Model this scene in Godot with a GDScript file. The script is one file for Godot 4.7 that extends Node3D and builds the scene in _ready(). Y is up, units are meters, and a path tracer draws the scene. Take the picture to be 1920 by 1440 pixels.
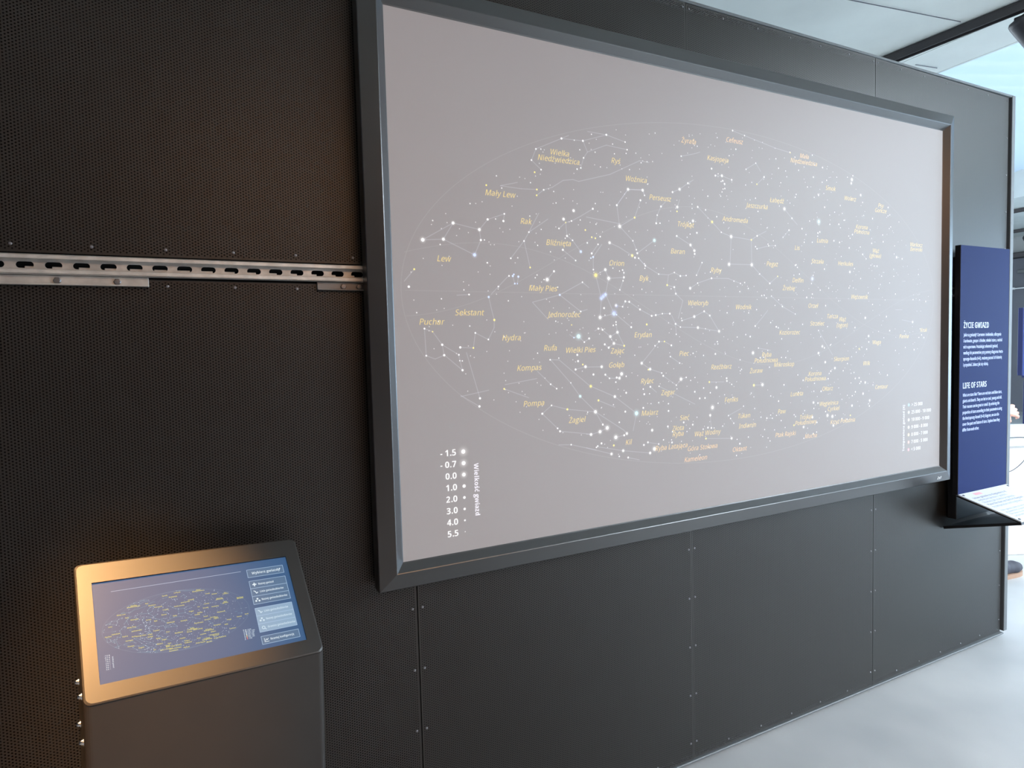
extends Node3D
# A star exhibit in a science centre: a projection screen with a star chart on a partition of black perforated
# sheets, a touch console in front of it, an info stand at its end and a bright daylit hall beyond.
# Units are metres; the partition's face is z = 0, the floor y = 0, the second seam between sheets x = 0.

const SCR_L := -0.0565      # the projection surface
const SCR_R := 2.3653
const SCR_B := 0.9476
const SCR_T := 2.3908
const SCR_Z := 0.0607
const CHART_W := 2048
const CHART_H := 1220
const TEMPERATURES := ["> 25 000", "25 000 - 10 000", "10 000 - 9 000", "9 000 - 8 000", "8 000 - 7 000", "7 000 - 5 000", "< 5 000"]

# The star chart on the projection screen, in chart pixels (2048 x 1220): x, y, size; a size above 10 marks yellow, above 20 blue, above 30 cyan.
const STARS_NORTH_WEST := [442,229,4, 505,227,4, 577,203,4, 369,263,3, 356,291,3, 382,311,3, 506,269,3, 486,299,3, 497,295,3, 364,319,13, 234,362,13, 369,360,13, 368,374,13, 388,359,3, 636,214,3, 642,233,3, 643,335,5, 691,333,5, 697,346,3, 683,360,4, 606,379,4, 473,403,5, 531,394,4]
const STARS_LION_AND_HYDRA := [74,497,6, 148,455,5, 123,493,5, 213,466,5, 199,525,26, 216,490,4, 235,441,4, 279,425,3, 276,442,4, 52,563,13, 38,602,4, 182,617,3, 287,571,3, 297,571,24, 300,567,23, 312,572,24, 302,589,23, 309,589,22, 258,597,3, 232,622,24, 245,676,14, 228,722,3, 195,706,3, 231,542,3, 293,529,3, 330,486,3, 344,464,3, 345,549,13, 412,556,4, 392,577,6, 427,614,24, 495,581,3, 488,655,3, 460,689,12, 466,721,23, 480,718,38, 512,724,4, 497,733,3, 395,775,3, 475,765,4, 477,781,4, 439,502,4, 476,527,3, 492,504,25, 468,477,3, 452,467,4, 429,450,3, 449,434,12, 466,429,3, 443,426,5, 507,449,13, 526,466,13, 512,481,3, 529,548,3, 71,695,3, 90,702,12, 73,756,3, 116,756,4, 112,732,4, 156,739,4, 189,741,13, 152,756,3]
const STARS_SOUTH_WEST := [160,792,4, 202,860,4, 200,879,4, 266,841,13, 369,908,4, 396,889,3, 442,902,14, 412,948,3, 419,956,4, 395,836,3, 412,848,3, 469,802,4, 491,790,13, 499,796,5, 481,871,35, 451,993,3]
const STARS_BULL_AND_PERSEUS := [1018,135,4, 1065,143,3, 1030,186,3, 1256,170,13, 1277,181,3, 1194,195,3, 1205,222,3, 1110,217,3, 1070,239,3, 1144,254,4, 1114,278,13, 1293,219,3, 825,229,3, 848,300,4, 818,319,5, 793,329,4, 809,368,5, 808,380,13, 752,371,4, 739,395,3, 735,417,4, 748,416,3, 936,251,4, 950,269,4, 975,267,5, 978,281,4, 985,289,4, 986,302,3, 1013,275,4, 614,433,6, 663,407,14, 656,468,3, 581,477,5, 653,507,15, 662,512,4, 674,513,3, 667,491,3, 670,500,4, 728,463,36, 552,463,3, 537,468,13, 545,483,3, 525,507,4, 529,516,24, 522,519,23, 865,402,5, 855,409,3, 879,434,4, 806,447,4, 855,469,5, 869,484,5, 870,493,4, 883,362,4, 912,368,3, 921,329,3, 936,400,15, 954,384,3, 971,427,3, 1009,437,6, 1090,442,14, 1114,429,4, 1107,461,3, 1113,467,3, 1162,456,3, 1190,454,3, 1224,427,3, 1250,404,4, 897,516,3, 1108,319,3, 1118,357,3, 1230,341,6, 1263,367,4]
const STARS_ORION_AND_WHALE := [536,562,17, 566,547,5, 576,569,6, 621,546,3, 625,553,3, 625,565,4, 622,574,3, 611,598,3, 552,621,26, 558,616,26, 565,611,26, 560,646,4, 598,639,5, 619,642,3, 591,660,28, 599,663,23, 547,670,6, 628,628,4, 641,629,4, 676,649,4, 715,666,4, 729,664,4, 752,660,3, 778,660,4, 646,696,4, 698,689,14, 800,605,4, 795,587,4, 770,582,14, 796,547,3, 817,556,4, 838,554,3, 741,553,3, 696,532,4, 852,589,5, 880,574,3, 932,559,4, 876,552,3, 1000,517,6, 1091,515,6, 1019,565,3, 1045,571,3, 1062,568,3, 1076,585,3, 1042,595,3, 1124,541,3, 1166,568,4, 1200,546,13, 1132,605,3, 1142,604,3, 1151,612,3, 1173,606,3, 1220,637,4, 1277,660,3, 1281,508,3, 866,668,5, 903,653,4, 924,665,4, 821,679,3, 798,688,4, 815,697,3, 800,717,3, 782,747,4, 879,699,5, 959,710,5, 991,657,3, 1077,657,3, 1110,647,3, 1104,696,4, 1169,686,3, 1193,699,4, 1202,702,3, 1247,705,3, 1216,736,3, 1065,721,3, 1083,727,4, 952,740,3, 944,775,4, 1041,795,3, 1094,776,6, 1117,762,3, 1124,791,3, 1215,793,3, 1234,794,3, 899,778,3, 860,771,3, 811,797,3, 778,778,3, 725,747,3, 739,736,4, 758,736,13, 679,793,5, 707,810,5, 701,811,13, 747,822,3, 752,830,4, 1047,823,3, 1163,821,3, 987,847,4, 988,855,4, 920,855,14, 947,872,5, 1007,866,3, 1097,873,15, 1133,873,6, 1226,878,4, 541,699,4, 554,702,4, 578,720,5, 601,709,5, 597,689,3, 597,682,3, 588,691,3, 560,740,4, 589,738,5, 572,749,4, 622,745,14, 549,798,5, 523,817,4, 560,819,4, 573,829,3, 596,828,4, 605,830,5, 612,819,6, 627,826,3, 593,840,3, 707,858,4, 737,858,3, 683,863,3, 686,877,4, 798,858,3, 815,842,6, 834,838,3, 865,880,4, 898,871,3, 923,886,3, 883,900,4, 903,900,4, 953,918,3, 931,929,7, 769,908,3, 769,928,4, 735,903,3, 682,914,4, 659,927,38, 622,920,4, 589,878,5, 626,870,4, 537,885,14, 514,847,15, 527,914,6, 1086,896,3, 1168,909,3, 1202,927,4, 1100,943,3, 1054,933,3]
const STARS_SOUTH_POLE := [549,949,4, 563,959,7, 540,967,6, 512,972,5, 602,947,3, 626,979,5, 617,983,4, 590,986,7, 544,998,4, 532,1004,3, 528,1007,3, 583,1007,14, 613,1024,5, 575,1029,5, 600,1038,3, 629,1044,4, 711,977,5, 696,1009,4, 682,1015,4, 733,1017,3, 718,1029,7, 703,1039,5, 750,1007,3, 766,971,4, 782,987,3, 780,1017,4, 823,964,4, 856,973,4, 922,951,5, 913,986,4, 926,988,4, 895,989,3, 905,1017,14, 1005,1025,5, 1038,1044,4, 1024,1078,3, 1073,1027,3, 993,957,3, 1001,966,3, 1014,981,3, 970,986,3, 1141,1010,3, 1270,1007,14, 1126,971,3, 1151,976,4, 1175,978,3, 1213,988,3, 1277,980,3, 1164,1047,3]
const STARS_SWAN_AND_HERCULES := [1355,166,3, 1403,199,4, 1360,233,4, 1401,245,3, 1422,237,3, 1333,266,3, 1384,287,4, 1364,295,3, 1282,293,3, 1278,302,3, 1545,223,6, 1542,235,5, 1550,210,3, 1590,269,5, 1600,292,3, 1735,298,4, 1745,322,3, 1488,311,3, 1413,322,4, 1343,370,3, 1385,369,38, 1498,335,3, 1606,334,3, 1652,341,4, 1511,356,3, 1481,371,4, 1438,374,3, 1308,396,4, 1326,413,3, 1318,437,3, 1355,435,3, 1381,405,4, 1390,401,4, 1549,400,4, 1530,406,3, 1648,407,3, 1639,379,3, 1648,423,4, 1706,392,3, 1709,415,4, 1457,425,4, 1485,429,4, 1533,444,4]
const STARS_EAGLE_AND_ARCHER := [1601,462,4, 1619,476,3, 1783,464,5, 1814,468,4, 1662,498,3, 1677,498,4, 1536,522,5, 1560,510,3, 1591,542,3, 1767,506,3, 1702,531,3, 1695,559,3, 1688,573,3, 1909,519,3, 1632,589,3, 1532,574,3, 1432,577,3, 1392,584,3, 1355,597,3, 1355,549,27, 1359,538,3, 1351,564,3, 1412,517,4, 1277,510,3, 1287,516,3, 1296,536,3, 1329,608,4, 1481,617,3, 1418,633,4, 1616,672,5, 1563,704,4, 1310,692,3, 1384,712,3, 1394,732,3, 1402,763,5, 1412,768,4, 1384,784,5, 1440,760,3, 1467,735,3, 1634,733,5, 1635,753,4, 1748,716,4, 1729,668,4, 1877,687,5, 1778,590,3, 1879,608,3, 1953,614,4, 1654,627,3, 1930,733,3, 1945,743,4, 1836,776,3, 1887,785,4, 1585,775,14, 1598,770,3, 1624,777,4, 1570,786,3, 1525,822,3, 1416,814,5, 1463,835,5, 1443,844,4, 1435,851,3, 1430,868,4, 1504,845,3, 1559,853,3, 1692,858,3, 1736,869,4]
const STARS_CENTAUR := [1565,873,4, 1585,872,4, 1595,885,4, 1588,891,3, 1617,889,5, 1658,899,3, 1566,918,4, 1606,926,5, 1550,930,3, 1498,939,3, 1549,963,5, 1641,951,5, 1635,962,3, 1640,970,4, 1396,907,4, 1362,905,3, 1365,880,3, 1312,868,4, 1288,850,3, 1351,831,3, 1360,941,5, 1381,944,4, 1362,960,3, 1427,987,6, 1451,992,6, 1418,974,3, 1498,1003,4, 1524,1006,3, 1541,995,14, 1456,1022,5, 1355,988,5, 1376,1006,4, 1314,1016,5, 1375,1037,3, 1359,1041,4, 1315,1052,3, 1319,964,3, 1271,974,3]
const STARS := [STARS_NORTH_WEST, STARS_LION_AND_HYDRA, STARS_SOUTH_WEST, STARS_BULL_AND_PERSEUS, STARS_ORION_AND_WHALE, STARS_SOUTH_POLE, STARS_SWAN_AND_HERCULES, STARS_EAGLE_AND_ARCHER, STARS_CENTAUR]
# Constellation lines: one polyline per entry.
const FIGURES := [
	"463,219 442,229 505,227 577,203 519,202", "442,229 369,263 356,291 382,311", "505,227 518,253 576,229 642,233", "518,253 506,269 497,295", "577,203 636,214", "270,360 316,348", "270,360 326,362 369,360", "368,374 388,359 412,351 444,331 473,326 490,329 586,302 682,257 714,258", "606,379 643,335 691,333 697,346",
	"74,497 148,455 213,466 235,441 279,425 276,442", "74,497 123,493 148,455", "123,493 199,525 216,490 213,466", "52,563 28,590", "151,619 182,617", "238,616 258,597 280,576 287,571", "297,571 302,589", "312,572 309,589", "232,622 239,653 245,676 244,694 228,722 195,706 189,741 156,739", "293,529 330,486 344,464 373,416", "344,464 398,429", "330,486 345,549", "392,675 349,633 427,614 495,581 514,594", "427,614 488,655 508,650", "412,556 392,577", "439,502 476,527", "452,467 468,477 492,504", "429,450 449,434 466,429 494,415 531,394", "449,434 452,467", "71,695 90,702 112,732 116,756 94,764 73,756 71,695", "112,732 152,756", "453,713 466,721 480,718 497,733 512,724", "529,516 529,548",
	"414,990 451,993 527,1014", "419,956 512,971", "266,841 332,866", "412,948 369,908 396,889 442,902 527,914", "358,802 395,836 412,848", "421,776 396,775 452,834 481,871 527,913", "421,776 514,848", "153,850 200,879", "153,853 225,842", "117,756 160,792 151,756", "171,751 202,860", "469,802 499,796", "268,831 356,820",
	"606,379 643,335 691,332 697,346", "606,379 614,433 663,407 683,361", "614,433 656,468 667,491", "581,477 611,487 653,507", "670,500 728,463", "674,513 696,532", "825,229 873,217 893,210", "793,329 818,319 848,300 868,289", "809,368 818,347", "769,356 752,371 739,395 735,417", "883,362 936,400 971,427 1009,437 1090,442 1114,429 1152,413", "1009,437 1004,516 1091,515 1090,442", "1113,467 1162,456 1190,454", "1070,239 1110,217 1130,239", "806,447 855,469 869,484", "510,416 614,426", "1230,341 1263,367 1287,385", "1224,427 1250,404", "1114,278 1144,254", "950,269 975,267 1013,275", "525,507 545,483", "529,516 557,482", "1018,135 1065,143 1194,164 1256,170",
	"552,621 536,562 566,547 576,569 625,565", "621,546 625,553 622,574 611,598", "576,569 565,611", "552,621 547,670 591,660 567,613", "599,663 646,696", "598,639 619,642 628,628 641,629 676,649 715,666 729,664 752,660 778,660", "674,513 696,532 741,553 775,554 796,547 817,556 838,554", "775,554 770,582 795,587 800,605 825,624 808,673", "852,589 880,574 932,559 997,558 1045,571", "1091,515 1124,541 1166,568 1200,546", "1173,606 1220,637 1277,660", "821,679 866,668 903,653 924,665 959,710 879,699 815,697 798,688 784,664", "800,717 798,692", "529,705 541,699 554,702 578,720 601,709 597,689", "578,720 589,738 622,745 601,709", "560,740 572,749 589,738", "782,747 758,736 739,736 708,766 679,793 707,810 747,822", "752,830 798,858 815,842 834,838", "778,778 811,797", "502,797 549,798", "920,855 976,857", "514,847 589,878 659,927", "1097,873 1133,873", "1117,762 1168,770", "1104,696 1138,667 1157,649", "876,552 897,516", "707,858 728,874", "560,819 573,829 605,830 612,819", "737,858 865,915", "537,885 589,906",
	"527,914 549,949 563,959 540,967 512,972 497,970", "527,914 616,969 626,979", "659,927 647,973", "590,986 617,983", "496,1005 575,1029", "629,1044 666,1054", "905,1017 1005,1025", "532,1006 613,1024 703,1039", "696,1009 733,1017", "993,957 1045,939", "922,951 926,988", "1151,976 1175,978", "1001,966 1014,981",
	"1778,644 1817,644", "1816,679 1877,687", "1384,712 1410,744 1452,792", "1601,462 1619,476",
]
const NAMES_ON_CHART := [
	["Wielka", 436, 265], ["Niedźwiedzica", 434, 282], ["Ryś", 606, 266], ["Mały Lew", 271, 379], ["Lew", 124, 537], ["Rak", 338, 439],
	["Bliźnięta", 428, 486], ["Mały Pies", 381, 599], ["Sekstant", 183, 659], ["Puchar", 90, 680], ["Jednorożec", 439, 663], ["Hydra", 290, 719],
	["Rufa", 397, 746], ["Wielki Pies", 486, 753], ["Kompas", 337, 793], ["Pompa", 347, 881], ["Żagiel", 471, 931], ["Woźnica", 670, 307],
	["Perseusz", 751, 349], ["Żyrafa", 853, 185], ["Cefeusz", 1026, 163], ["Kasjopeja", 961, 222], ["Jaszczurka", 1114, 342], ["Łabędź", 1198, 319],
	["Andromeda", 1026, 388], ["Trójkąt", 839, 414], ["Baran", 810, 489], ["Orion", 603, 529], ["Pegaz", 1178, 510], ["Byk", 692, 566],
	["Ryby", 951, 536], ["Wieloryb", 881, 630], ["Wodnik", 1057, 640], ["Erydan", 686, 717], ["Zając", 601, 758], ["Piec", 828, 771],
	["Gołąb", 597, 795], ["Rylec", 698, 842], ["Rzeźbiarz", 968, 813], ["Zegar", 769, 877], ["Feniks", 1006, 911], ["Ryba", 1152, 783],
	["Południowa", 1150, 800], ["Mikroskop", 1228, 815], ["Żuraw", 1108, 830], ["Źrebię", 1249, 581], ["Malarz", 705, 929], ["Sieć", 827, 951],
	["Złota", 803, 979], ["Ryba", 803, 995], ["Wąż Wodny", 912, 1001], ["Ryba Latająca", 779, 1029], ["Góra Stołowa", 893, 1041], ["Kameleon", 867, 1071],
	["Oktant", 1038, 1060], ["Tukan", 1056, 962], ["Indianin", 1070, 992], ["Paw", 1217, 960], ["Ptak Rajski", 1233, 1032], ["Kil", 632, 1003],
	["Mała", 1320, 174], ["Niedźwiedzica", 1318, 192], ["Smok", 1442, 261], ["Wolarz", 1537, 285], ["Psy", 1697, 295], ["Gończe", 1696, 312],
	["Korona", 1597, 373], ["Północna", 1597, 389], ["Lutnia", 1403, 428], ["Lis", 1287, 456], ["Wąż", 1670, 447], ["(głowa)", 1668, 464],
	["Warkocz", 1895, 416], ["Bereniki", 1896, 432], ["Strzała", 1380, 494], ["Herkules", 1516, 496], ["Delfin", 1290, 556], ["Koziorożec", 1253, 717],
	["Wężownik", 1586, 603], ["Orzeł", 1360, 634], ["Tarcza", 1451, 667], ["Strzelec", 1379, 690], ["Wąż", 1500, 677], ["(ogon)", 1499, 696],
	["Panna", 1829, 737], ["Kruk", 1944, 716], ["Waga", 1677, 755], ["Skorpion", 1496, 806], ["Wilk", 1624, 825], ["Korona", 1368, 849],
	["Południowa", 1370, 866], ["Ołtarz", 1428, 900], ["Luneta", 1284, 909], ["Węgielnica", 1434, 948], ["Cyrkiel", 1457, 967], ["Trójkąt", 1326, 985],
	["Południowy", 1326, 1002], ["Krzyż Południa", 1504, 1011], ["Mucha", 1349, 1047], ["Centaur", 1705, 908],
]

var M := {}
var text_cache := {}
var used := {}
var rng: RandomNumberGenerator


func _ready():
	# ---- camera, sky, lights, exposure
	var cam := Camera3D.new()
	cam.name = "camera"
	cam.fov = rad_to_deg(2.0 * atan(720.0 / 1167.44))
	cam.near = 0.05
	cam.far = 200.0
	cam.transform = Transform3D(view_basis(), Vector3(-0.5081, 1.5051, 1.6503))
	add_child(cam)
	cam.current = true
	var env := Environment.new()
	env.background_mode = Environment.BG_SKY
	var sky := Sky.new()
	var sm := ProceduralSkyMaterial.new()
	sm.sky_top_color = Color(0.55, 0.68, 0.86)
	sm.sky_horizon_color = Color(0.86, 0.91, 0.96)
	sm.ground_bottom_color = Color(0.5, 0.5, 0.48)
	sm.ground_horizon_color = Color(0.8, 0.83, 0.85)
	sky.sky_material = sm
	env.sky = sky
	env.tonemap_mode = Environment.TONE_MAPPER_LINEAR
	env.tonemap_exposure = 1.0
	env.sdfgi_enabled = true
	env.ssao_enabled = true
	env.ssil_enabled = true
	var we := WorldEnvironment.new()
	we.name = "world"
	we.environment = env
	add_child(we)
	var day := Color(0.90, 0.955, 1.0)
	area_light("skylight_daylight", Vector3(7.2, 4.45, -3.4), Vector2(5.6, 8.0), Vector3(0, -1, 0), day, 12.0)
	area_light("roof_light_daylight", Vector3(5.85, 3.84, 4.55), Vector2(2.7, 2.6), Vector3(0, -1, 0), day, 125.0)
	area_light("right_window_daylight", Vector3(14.0, 1.7, 3.2), Vector2(6.8, 3.1), Vector3(-1, 0, 0), Color(0.76, 0.89, 1.0), 66.0)
	area_light("front_window_daylight", Vector3(8.6, 1.85, 6.85), Vector2(9.0, 2.7), Vector3(0, 0, -1), day, 8.0)
	area_light("rear_window_daylight", Vector3(3.0, 1.85, -8.85), Vector2(12.0, 2.7), Vector3(0, 0, 1), day, 62.0)
	area_light("ceiling_lamp_light", Vector3(1.0, 3.33, 5.4), Vector2(3.2, 1.6), Vector3(0, -1, 0), Color(1.0, 0.70, 0.45), 12.0)

	rng = RandomNumberGenerator.new()
	rng.seed = 20240611
	make_materials()
	build_room()
	build_partition()
	build_screen()
	build_console()
	build_rail()
	build_info_stand()
	build_hall()
	build_person()


func view_basis() -> Basis:
	var yaw := -0.4615
	var pitch := -0.0542
	var roll := -0.0267
	return Basis(Vector3.UP, yaw) * Basis(Vector3.RIGHT, pitch) * Basis(Vector3.BACK, roll)


func area_light(called: String, at: Vector3, size: Vector2, towards: Vector3, col: Color, energy: float):
	var l := AreaLight3D.new()
	l.name = called
	l.area_size = size
	l.light_color = col
	l.light_energy = energy
	l.shadow_enabled = true
	l.area_range = 40.0
	l.area_attenuation = 2.0
	var up := Vector3.UP if absf(towards.y) < 0.9 else Vector3(0, 0, -1)
	l.transform = Transform3D(Basis.looking_at(towards, up), at)
	add_child(l)


# ------------------------------------------------------------------ naming
func numbered(called: String) -> String:
	var n: int = used.get(called, 0)
	used[called] = n + 1
	return called if n == 0 else "%s_%03d" % [called, n]


func thing(called: String, label: String, category: String, at := Vector3.ZERO, group := "") -> Node3D:
	var o := Node3D.new()
	o.name = numbered(called)
	add_child(o)
	o.position = at
	tag(o, label, category, group)
	return o


func tag(o: Node, label: String, category: String, group := ""):
	o.set_meta("label", label)
	o.set_meta("category", category)
	if group:
		o.set_meta("group", group)


func structure(called: String, label := "", category := "") -> Node3D:
	var o := Node3D.new()
	o.name = called
	add_child(o)
	o.set_meta("kind", "structure")
	if label:
		tag(o, label, category)
	return o


func part(called: String, mesh: Mesh, m: Material, parent: Node, label := "") -> MeshInstance3D:
	var o := MeshInstance3D.new()
	o.name = called if parent != self else numbered(called)
	o.mesh = mesh
	o.material_override = m
	parent.add_child(o, true)
	if label:
		o.set_meta("label", label)
	return o


# ------------------------------------------------------------------ geometry
func st_new() -> SurfaceTool:
	var st := SurfaceTool.new()
	st.begin(Mesh.PRIMITIVE_TRIANGLES)
	return st


func face(st: SurfaceTool, pts: Array, hint: Vector3, uvs := []):
	# one flat polygon (convex, 3 or 4 corners or more), turned to face along hint
	var n := Vector3.ZERO
	for i in pts.size():
		var p: Vector3 = pts[i]
		var q: Vector3 = pts[(i + 1) % pts.size()]
		n += p.cross(q)
	if n.length() < 1e-12:
		return
	n = n.normalized()
	var order := range(pts.size())
	if n.dot(hint) > 0.0:
		order.reverse()
	else:
		n = -n
	for i in range(1, pts.size() - 1):
		for k in [order[0], order[i], order[i + 1]]:
			st.set_normal(n)
			if uvs.size():
				st.set_uv(uvs[k])
			st.add_vertex(pts[k])


func add_box(st: SurfaceTool, c: Vector3, s: Vector3, ch := 0.0, b := Basis.IDENTITY):
	var h := s * 0.5
	ch = minf(ch, minf(h.x, minf(h.y, h.z)) * 0.9)
	for ax in 3:
		var a1 := (ax + 1) % 3
		var a2 := (ax + 2) % 3
		for sg in [-1.0, 1.0]:
			var pts := []
			for q in [[-1, -1], [1, -1], [1, 1], [-1, 1]]:
				var v := Vector3.ZERO
				v[ax] = sg * h[ax]
				v[a1] = q[0] * (h[a1] - ch)
				v[a2] = q[1] * (h[a2] - ch)
				pts.append(c + b * v)
			var n := Vector3.ZERO
			n[ax] = sg
			face(st, pts, b * n)
			if ch > 0.0:
				for s2 in [-1.0, 1.0]:      # chamfers towards the next axis
					var e := []
					for q in [[0, -1], [0, 1], [1, 1], [1, -1]]:
						var v := Vector3.ZERO
						v[ax] = sg * (h[ax] - (ch if q[0] else 0.0))
						v[a1] = s2 * (h[a1] - (0.0 if q[0] else ch))
						v[a2] = q[1] * (h[a2] - ch)
						e.append(c + b * v)
					var nn := Vector3.ZERO
					nn[ax] = sg
					nn[a1] = s2
					face(st, e, b * nn)
	if ch > 0.0:
		for sx in [-1.0, 1.0]:
			for sy in [-1.0, 1.0]:
				for sz in [-1.0, 1.0]:
					var k := Vector3(sx, sy, sz)
					face(st, [c + b * (k * Vector3(h.x, h.y - ch, h.z - ch)), c + b * (k * Vector3(h.x - ch, h.y, h.z - ch)), c + b * (k * Vector3(h.x - ch, h.y - ch, h.z))], b * k)


func box(c: Vector3, s: Vector3, ch := 0.0, b := Basis.IDENTITY) -> ArrayMesh:
	var st := st_new()
	add_box(st, c, s, ch, b)
	return st.commit()


func frame_of(d: Vector3) -> Basis:
	var z := d.normalized()
	var x := z.cross(Vector3.UP if absf(z.y) < 0.95 else Vector3.RIGHT).normalized()
	return Basis(x, z, x.cross(z))     # y runs along d


func add_lathe(st: SurfaceTool, at: Vector3, along: Vector3, profile: Array, n := 20):
	# profile: [radius, height] pairs along the axis; smooth round the axis
	var b := frame_of(along)
	for i in profile.size() - 1:
		var p: Array = profile[i]
		var q: Array = profile[i + 1]
		var slope := Vector2(q[1] - p[1], -(q[0] - p[0]))
		if slope.length() < 1e-9:
			continue
		slope = slope.normalized()
		for k in n:
			var a0 := TAU * k / n
			var a1 := TAU * (k + 1) / n
			var v := []
			var ns := []
			for e in [[p, a0], [q, a0], [q, a1], [p, a1]]:
				var r: Array = e[0]
				var dir := b.x * cos(e[1]) + b.z * sin(e[1])
				v.append(at + dir * r[0] + b.y * r[1])
				ns.append((dir * slope.x + b.y * slope.y).normalized())
			for t in [[0, 1, 2], [0, 2, 3]]:
				var fl: Vector3 = (v[t[1]] - v[t[0]]).cross(v[t[2]] - v[t[0]])
				if fl.length() < 1e-14:
					continue
				var o: Array = [t[0], t[2], t[1]] if fl.dot(ns[t[0]]) > 0.0 else t
				for j in o:
					st.set_normal(ns[j])
					st.add_vertex(v[j])


func add_tube(st: SurfaceTool, pts: Array, r: float, n := 8, caps := true):
	var rings := []
	var prev := Vector3.ZERO
	for i in pts.size():
		var d: Vector3 = (pts[mini(i + 1, pts.size() - 1)] - pts[maxi(i - 1, 0)]).normalized()
		var x := prev
		if i == 0:
			x = frame_of(d).x
		x = (x - d * x.dot(d)).normalized()
		prev = x
		var y := d.cross(x)
		var ring := []
		for k in n:
			var a := TAU * k / n
			ring.append(x * cos(a) + y * sin(a))
		rings.append(ring)
	for i in pts.size() - 1:
		for k in n:
			var k2 := (k + 1) % n
			var c := [[i, k], [i + 1, k], [i + 1, k2], [i, k2]]
			var v := []
			var ns := []
			for e in c:
				ns.append(rings[e[0]][e[1]])
				v.append(pts[e[0]] + rings[e[0]][e[1]] * r)
			for t in [[0, 1, 2], [0, 2, 3]]:
				var fl: Vector3 = (v[t[1]] - v[t[0]]).cross(v[t[2]] - v[t[0]])
				var o: Array = [t[0], t[2], t[1]] if fl.dot(ns[t[0]]) > 0.0 else t
				for j in o:
					st.set_normal(ns[j])
					st.add_vertex(v[j])
	if caps:
		for e in [[0, -1.0], [pts.size() - 1, 1.0]]:
			var ring := []
			for k in n:
				ring.append(pts[e[0]] + rings[e[0]][k] * r)
			var j: int = e[0]
			var d: Vector3 = (pts[1] - pts[0]) if j == 0 else (pts[j] - pts[j - 1])
			face(st, ring, d * e[1])


func curve_points(pts: Array, n := 24) -> Array:
	# Catmull-Rom through the points
	var out := []
	for i in pts.size() - 1:
		var a: Vector3 = pts[maxi(i - 1, 0)]
		var b: Vector3 = pts[i]
		var c: Vector3 = pts[i + 1]
		var d: Vector3 = pts[mini(i + 2, pts.size() - 1)]
		for k in n:
			out.append(b.cubic_interpolate(c, a, d, float(k) / n))
	out.append(pts[-1])
	return out


# ------------------------------------------------------------------ lettering and drawing on flat print and screens
func glyphs(txt: String, bold: bool) -> Dictionary:
	var key := txt + ("*" if bold else "")
	if not text_cache.has(key):
		var f := SystemFont.new()
		f.font_names = PackedStringArray(["Droid Sans"])
		f.font_weight = 700 if bold else 400
		var t := TextMesh.new()
		t.font = f
		t.text = txt
		t.font_size = 32
		t.pixel_size = 1.0 / 32.0
		t.depth = 0.0
		t.curve_step = 3.0
		var s := t.get_mesh_arrays()
		var tri := PackedVector2Array()
		var lo := 1e9
		var hi := -1e9
		var v: PackedVector3Array = s[Mesh.ARRAY_VERTEX]
		for p in v:
			tri.append(Vector2(p.x, -p.y))
			lo = minf(lo, p.x)
			hi = maxf(hi, p.x)
		text_cache[key] = {"tri": tri, "lo": lo, "hi": hi}
	return text_cache[key]


func write(img: Image, txt: String, at: Vector2, em: float, col: Color, align := 0.0, bold := false, slant := 0.0, turn := 0.0, narrow := 1.0, alpha := 1.0):
	# align 0 left, 0.5 centred, 1 right; at is the anchor at the middle of the line
	var g := glyphs(txt, bold)
	var tri: PackedVector2Array = g.tri
	var x0: float = lerpf(g.lo, g.hi, align)
	var c := cos(turn)
	var s := sin(turn)
	var cover := {}
	var n := 3
	var pts := PackedVector2Array()
	pts.resize(tri.size())
	for i in tri.size():
		var p := tri[i]
		var q := Vector2((p.x - x0) * em * narrow - p.y * em * slant, p.y * em)
		pts[i] = at + Vector2(q.x * c - q.y * s, q.x * s + q.y * c)
	for i in range(0, pts.size() - 2, 3):
		var a := pts[i]
		var b := pts[i + 1]
		var d := pts[i + 2]
		var area := (b - a).cross(d - a)
		if absf(area) < 1e-6:
			continue
		var xa := int(floor(minf(a.x, minf(b.x, d.x)) * n))
		var xb := int(ceil(maxf(a.x, maxf(b.x, d.x)) * n))
		var ya := int(floor(minf(a.y, minf(b.y, d.y)) * n))
		var yb := int(ceil(maxf(a.y, maxf(b.y, d.y)) * n))
		for y in range(ya, yb):
			for x in range(xa, xb):
				var p := Vector2((x + 0.5) / n, (y + 0.5) / n)
				var w0 := (b - a).cross(p - a) / area
				var w1 := (d - b).cross(p - b) / area
				var w2 := (a - d).cross(p - d) / area
				if w0 >= 0.0 and w1 >= 0.0 and w2 >= 0.0:
					var k := Vector2i(floori(float(x) / n), floori(float(y) / n))
					cover[k] = cover.get(k, 0) + 1
	for k in cover:
		blend(img, k.x, k.y, col, minf(1.0, cover[k] / float(n * n)) * alpha)


func blend(img: Image, x: int, y: int, col: Color, a: float):
	if x < 0 or y < 0 or x >= img.get_width() or y >= img.get_height():
		return
	img.set_pixel(x, y, img.get_pixel(x, y).lerp(col, clampf(a, 0.0, 1.0)))


func dot(img: Image, at: Vector2, r: float, col: Color, glow := 0.0):
	var reach := r + 1.0 + glow
	for y in range(floori(at.y - reach), ceili(at.y + reach) + 1):
		for x in range(floori(at.x - reach), ceili(at.x + reach) + 1):
			var d := Vector2(x + 0.5, y + 0.5).distance_to(at)
			var a := clampf(r + 0.5 - d, 0.0, 1.0)
			if glow > 0.0:
				a = maxf(a, 0.45 * pow(clampf(1.0 - (d - r) / glow, 0.0, 1.0), 2.0))
			if a > 0.0:
				blend(img, x, y, col, a)


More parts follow.
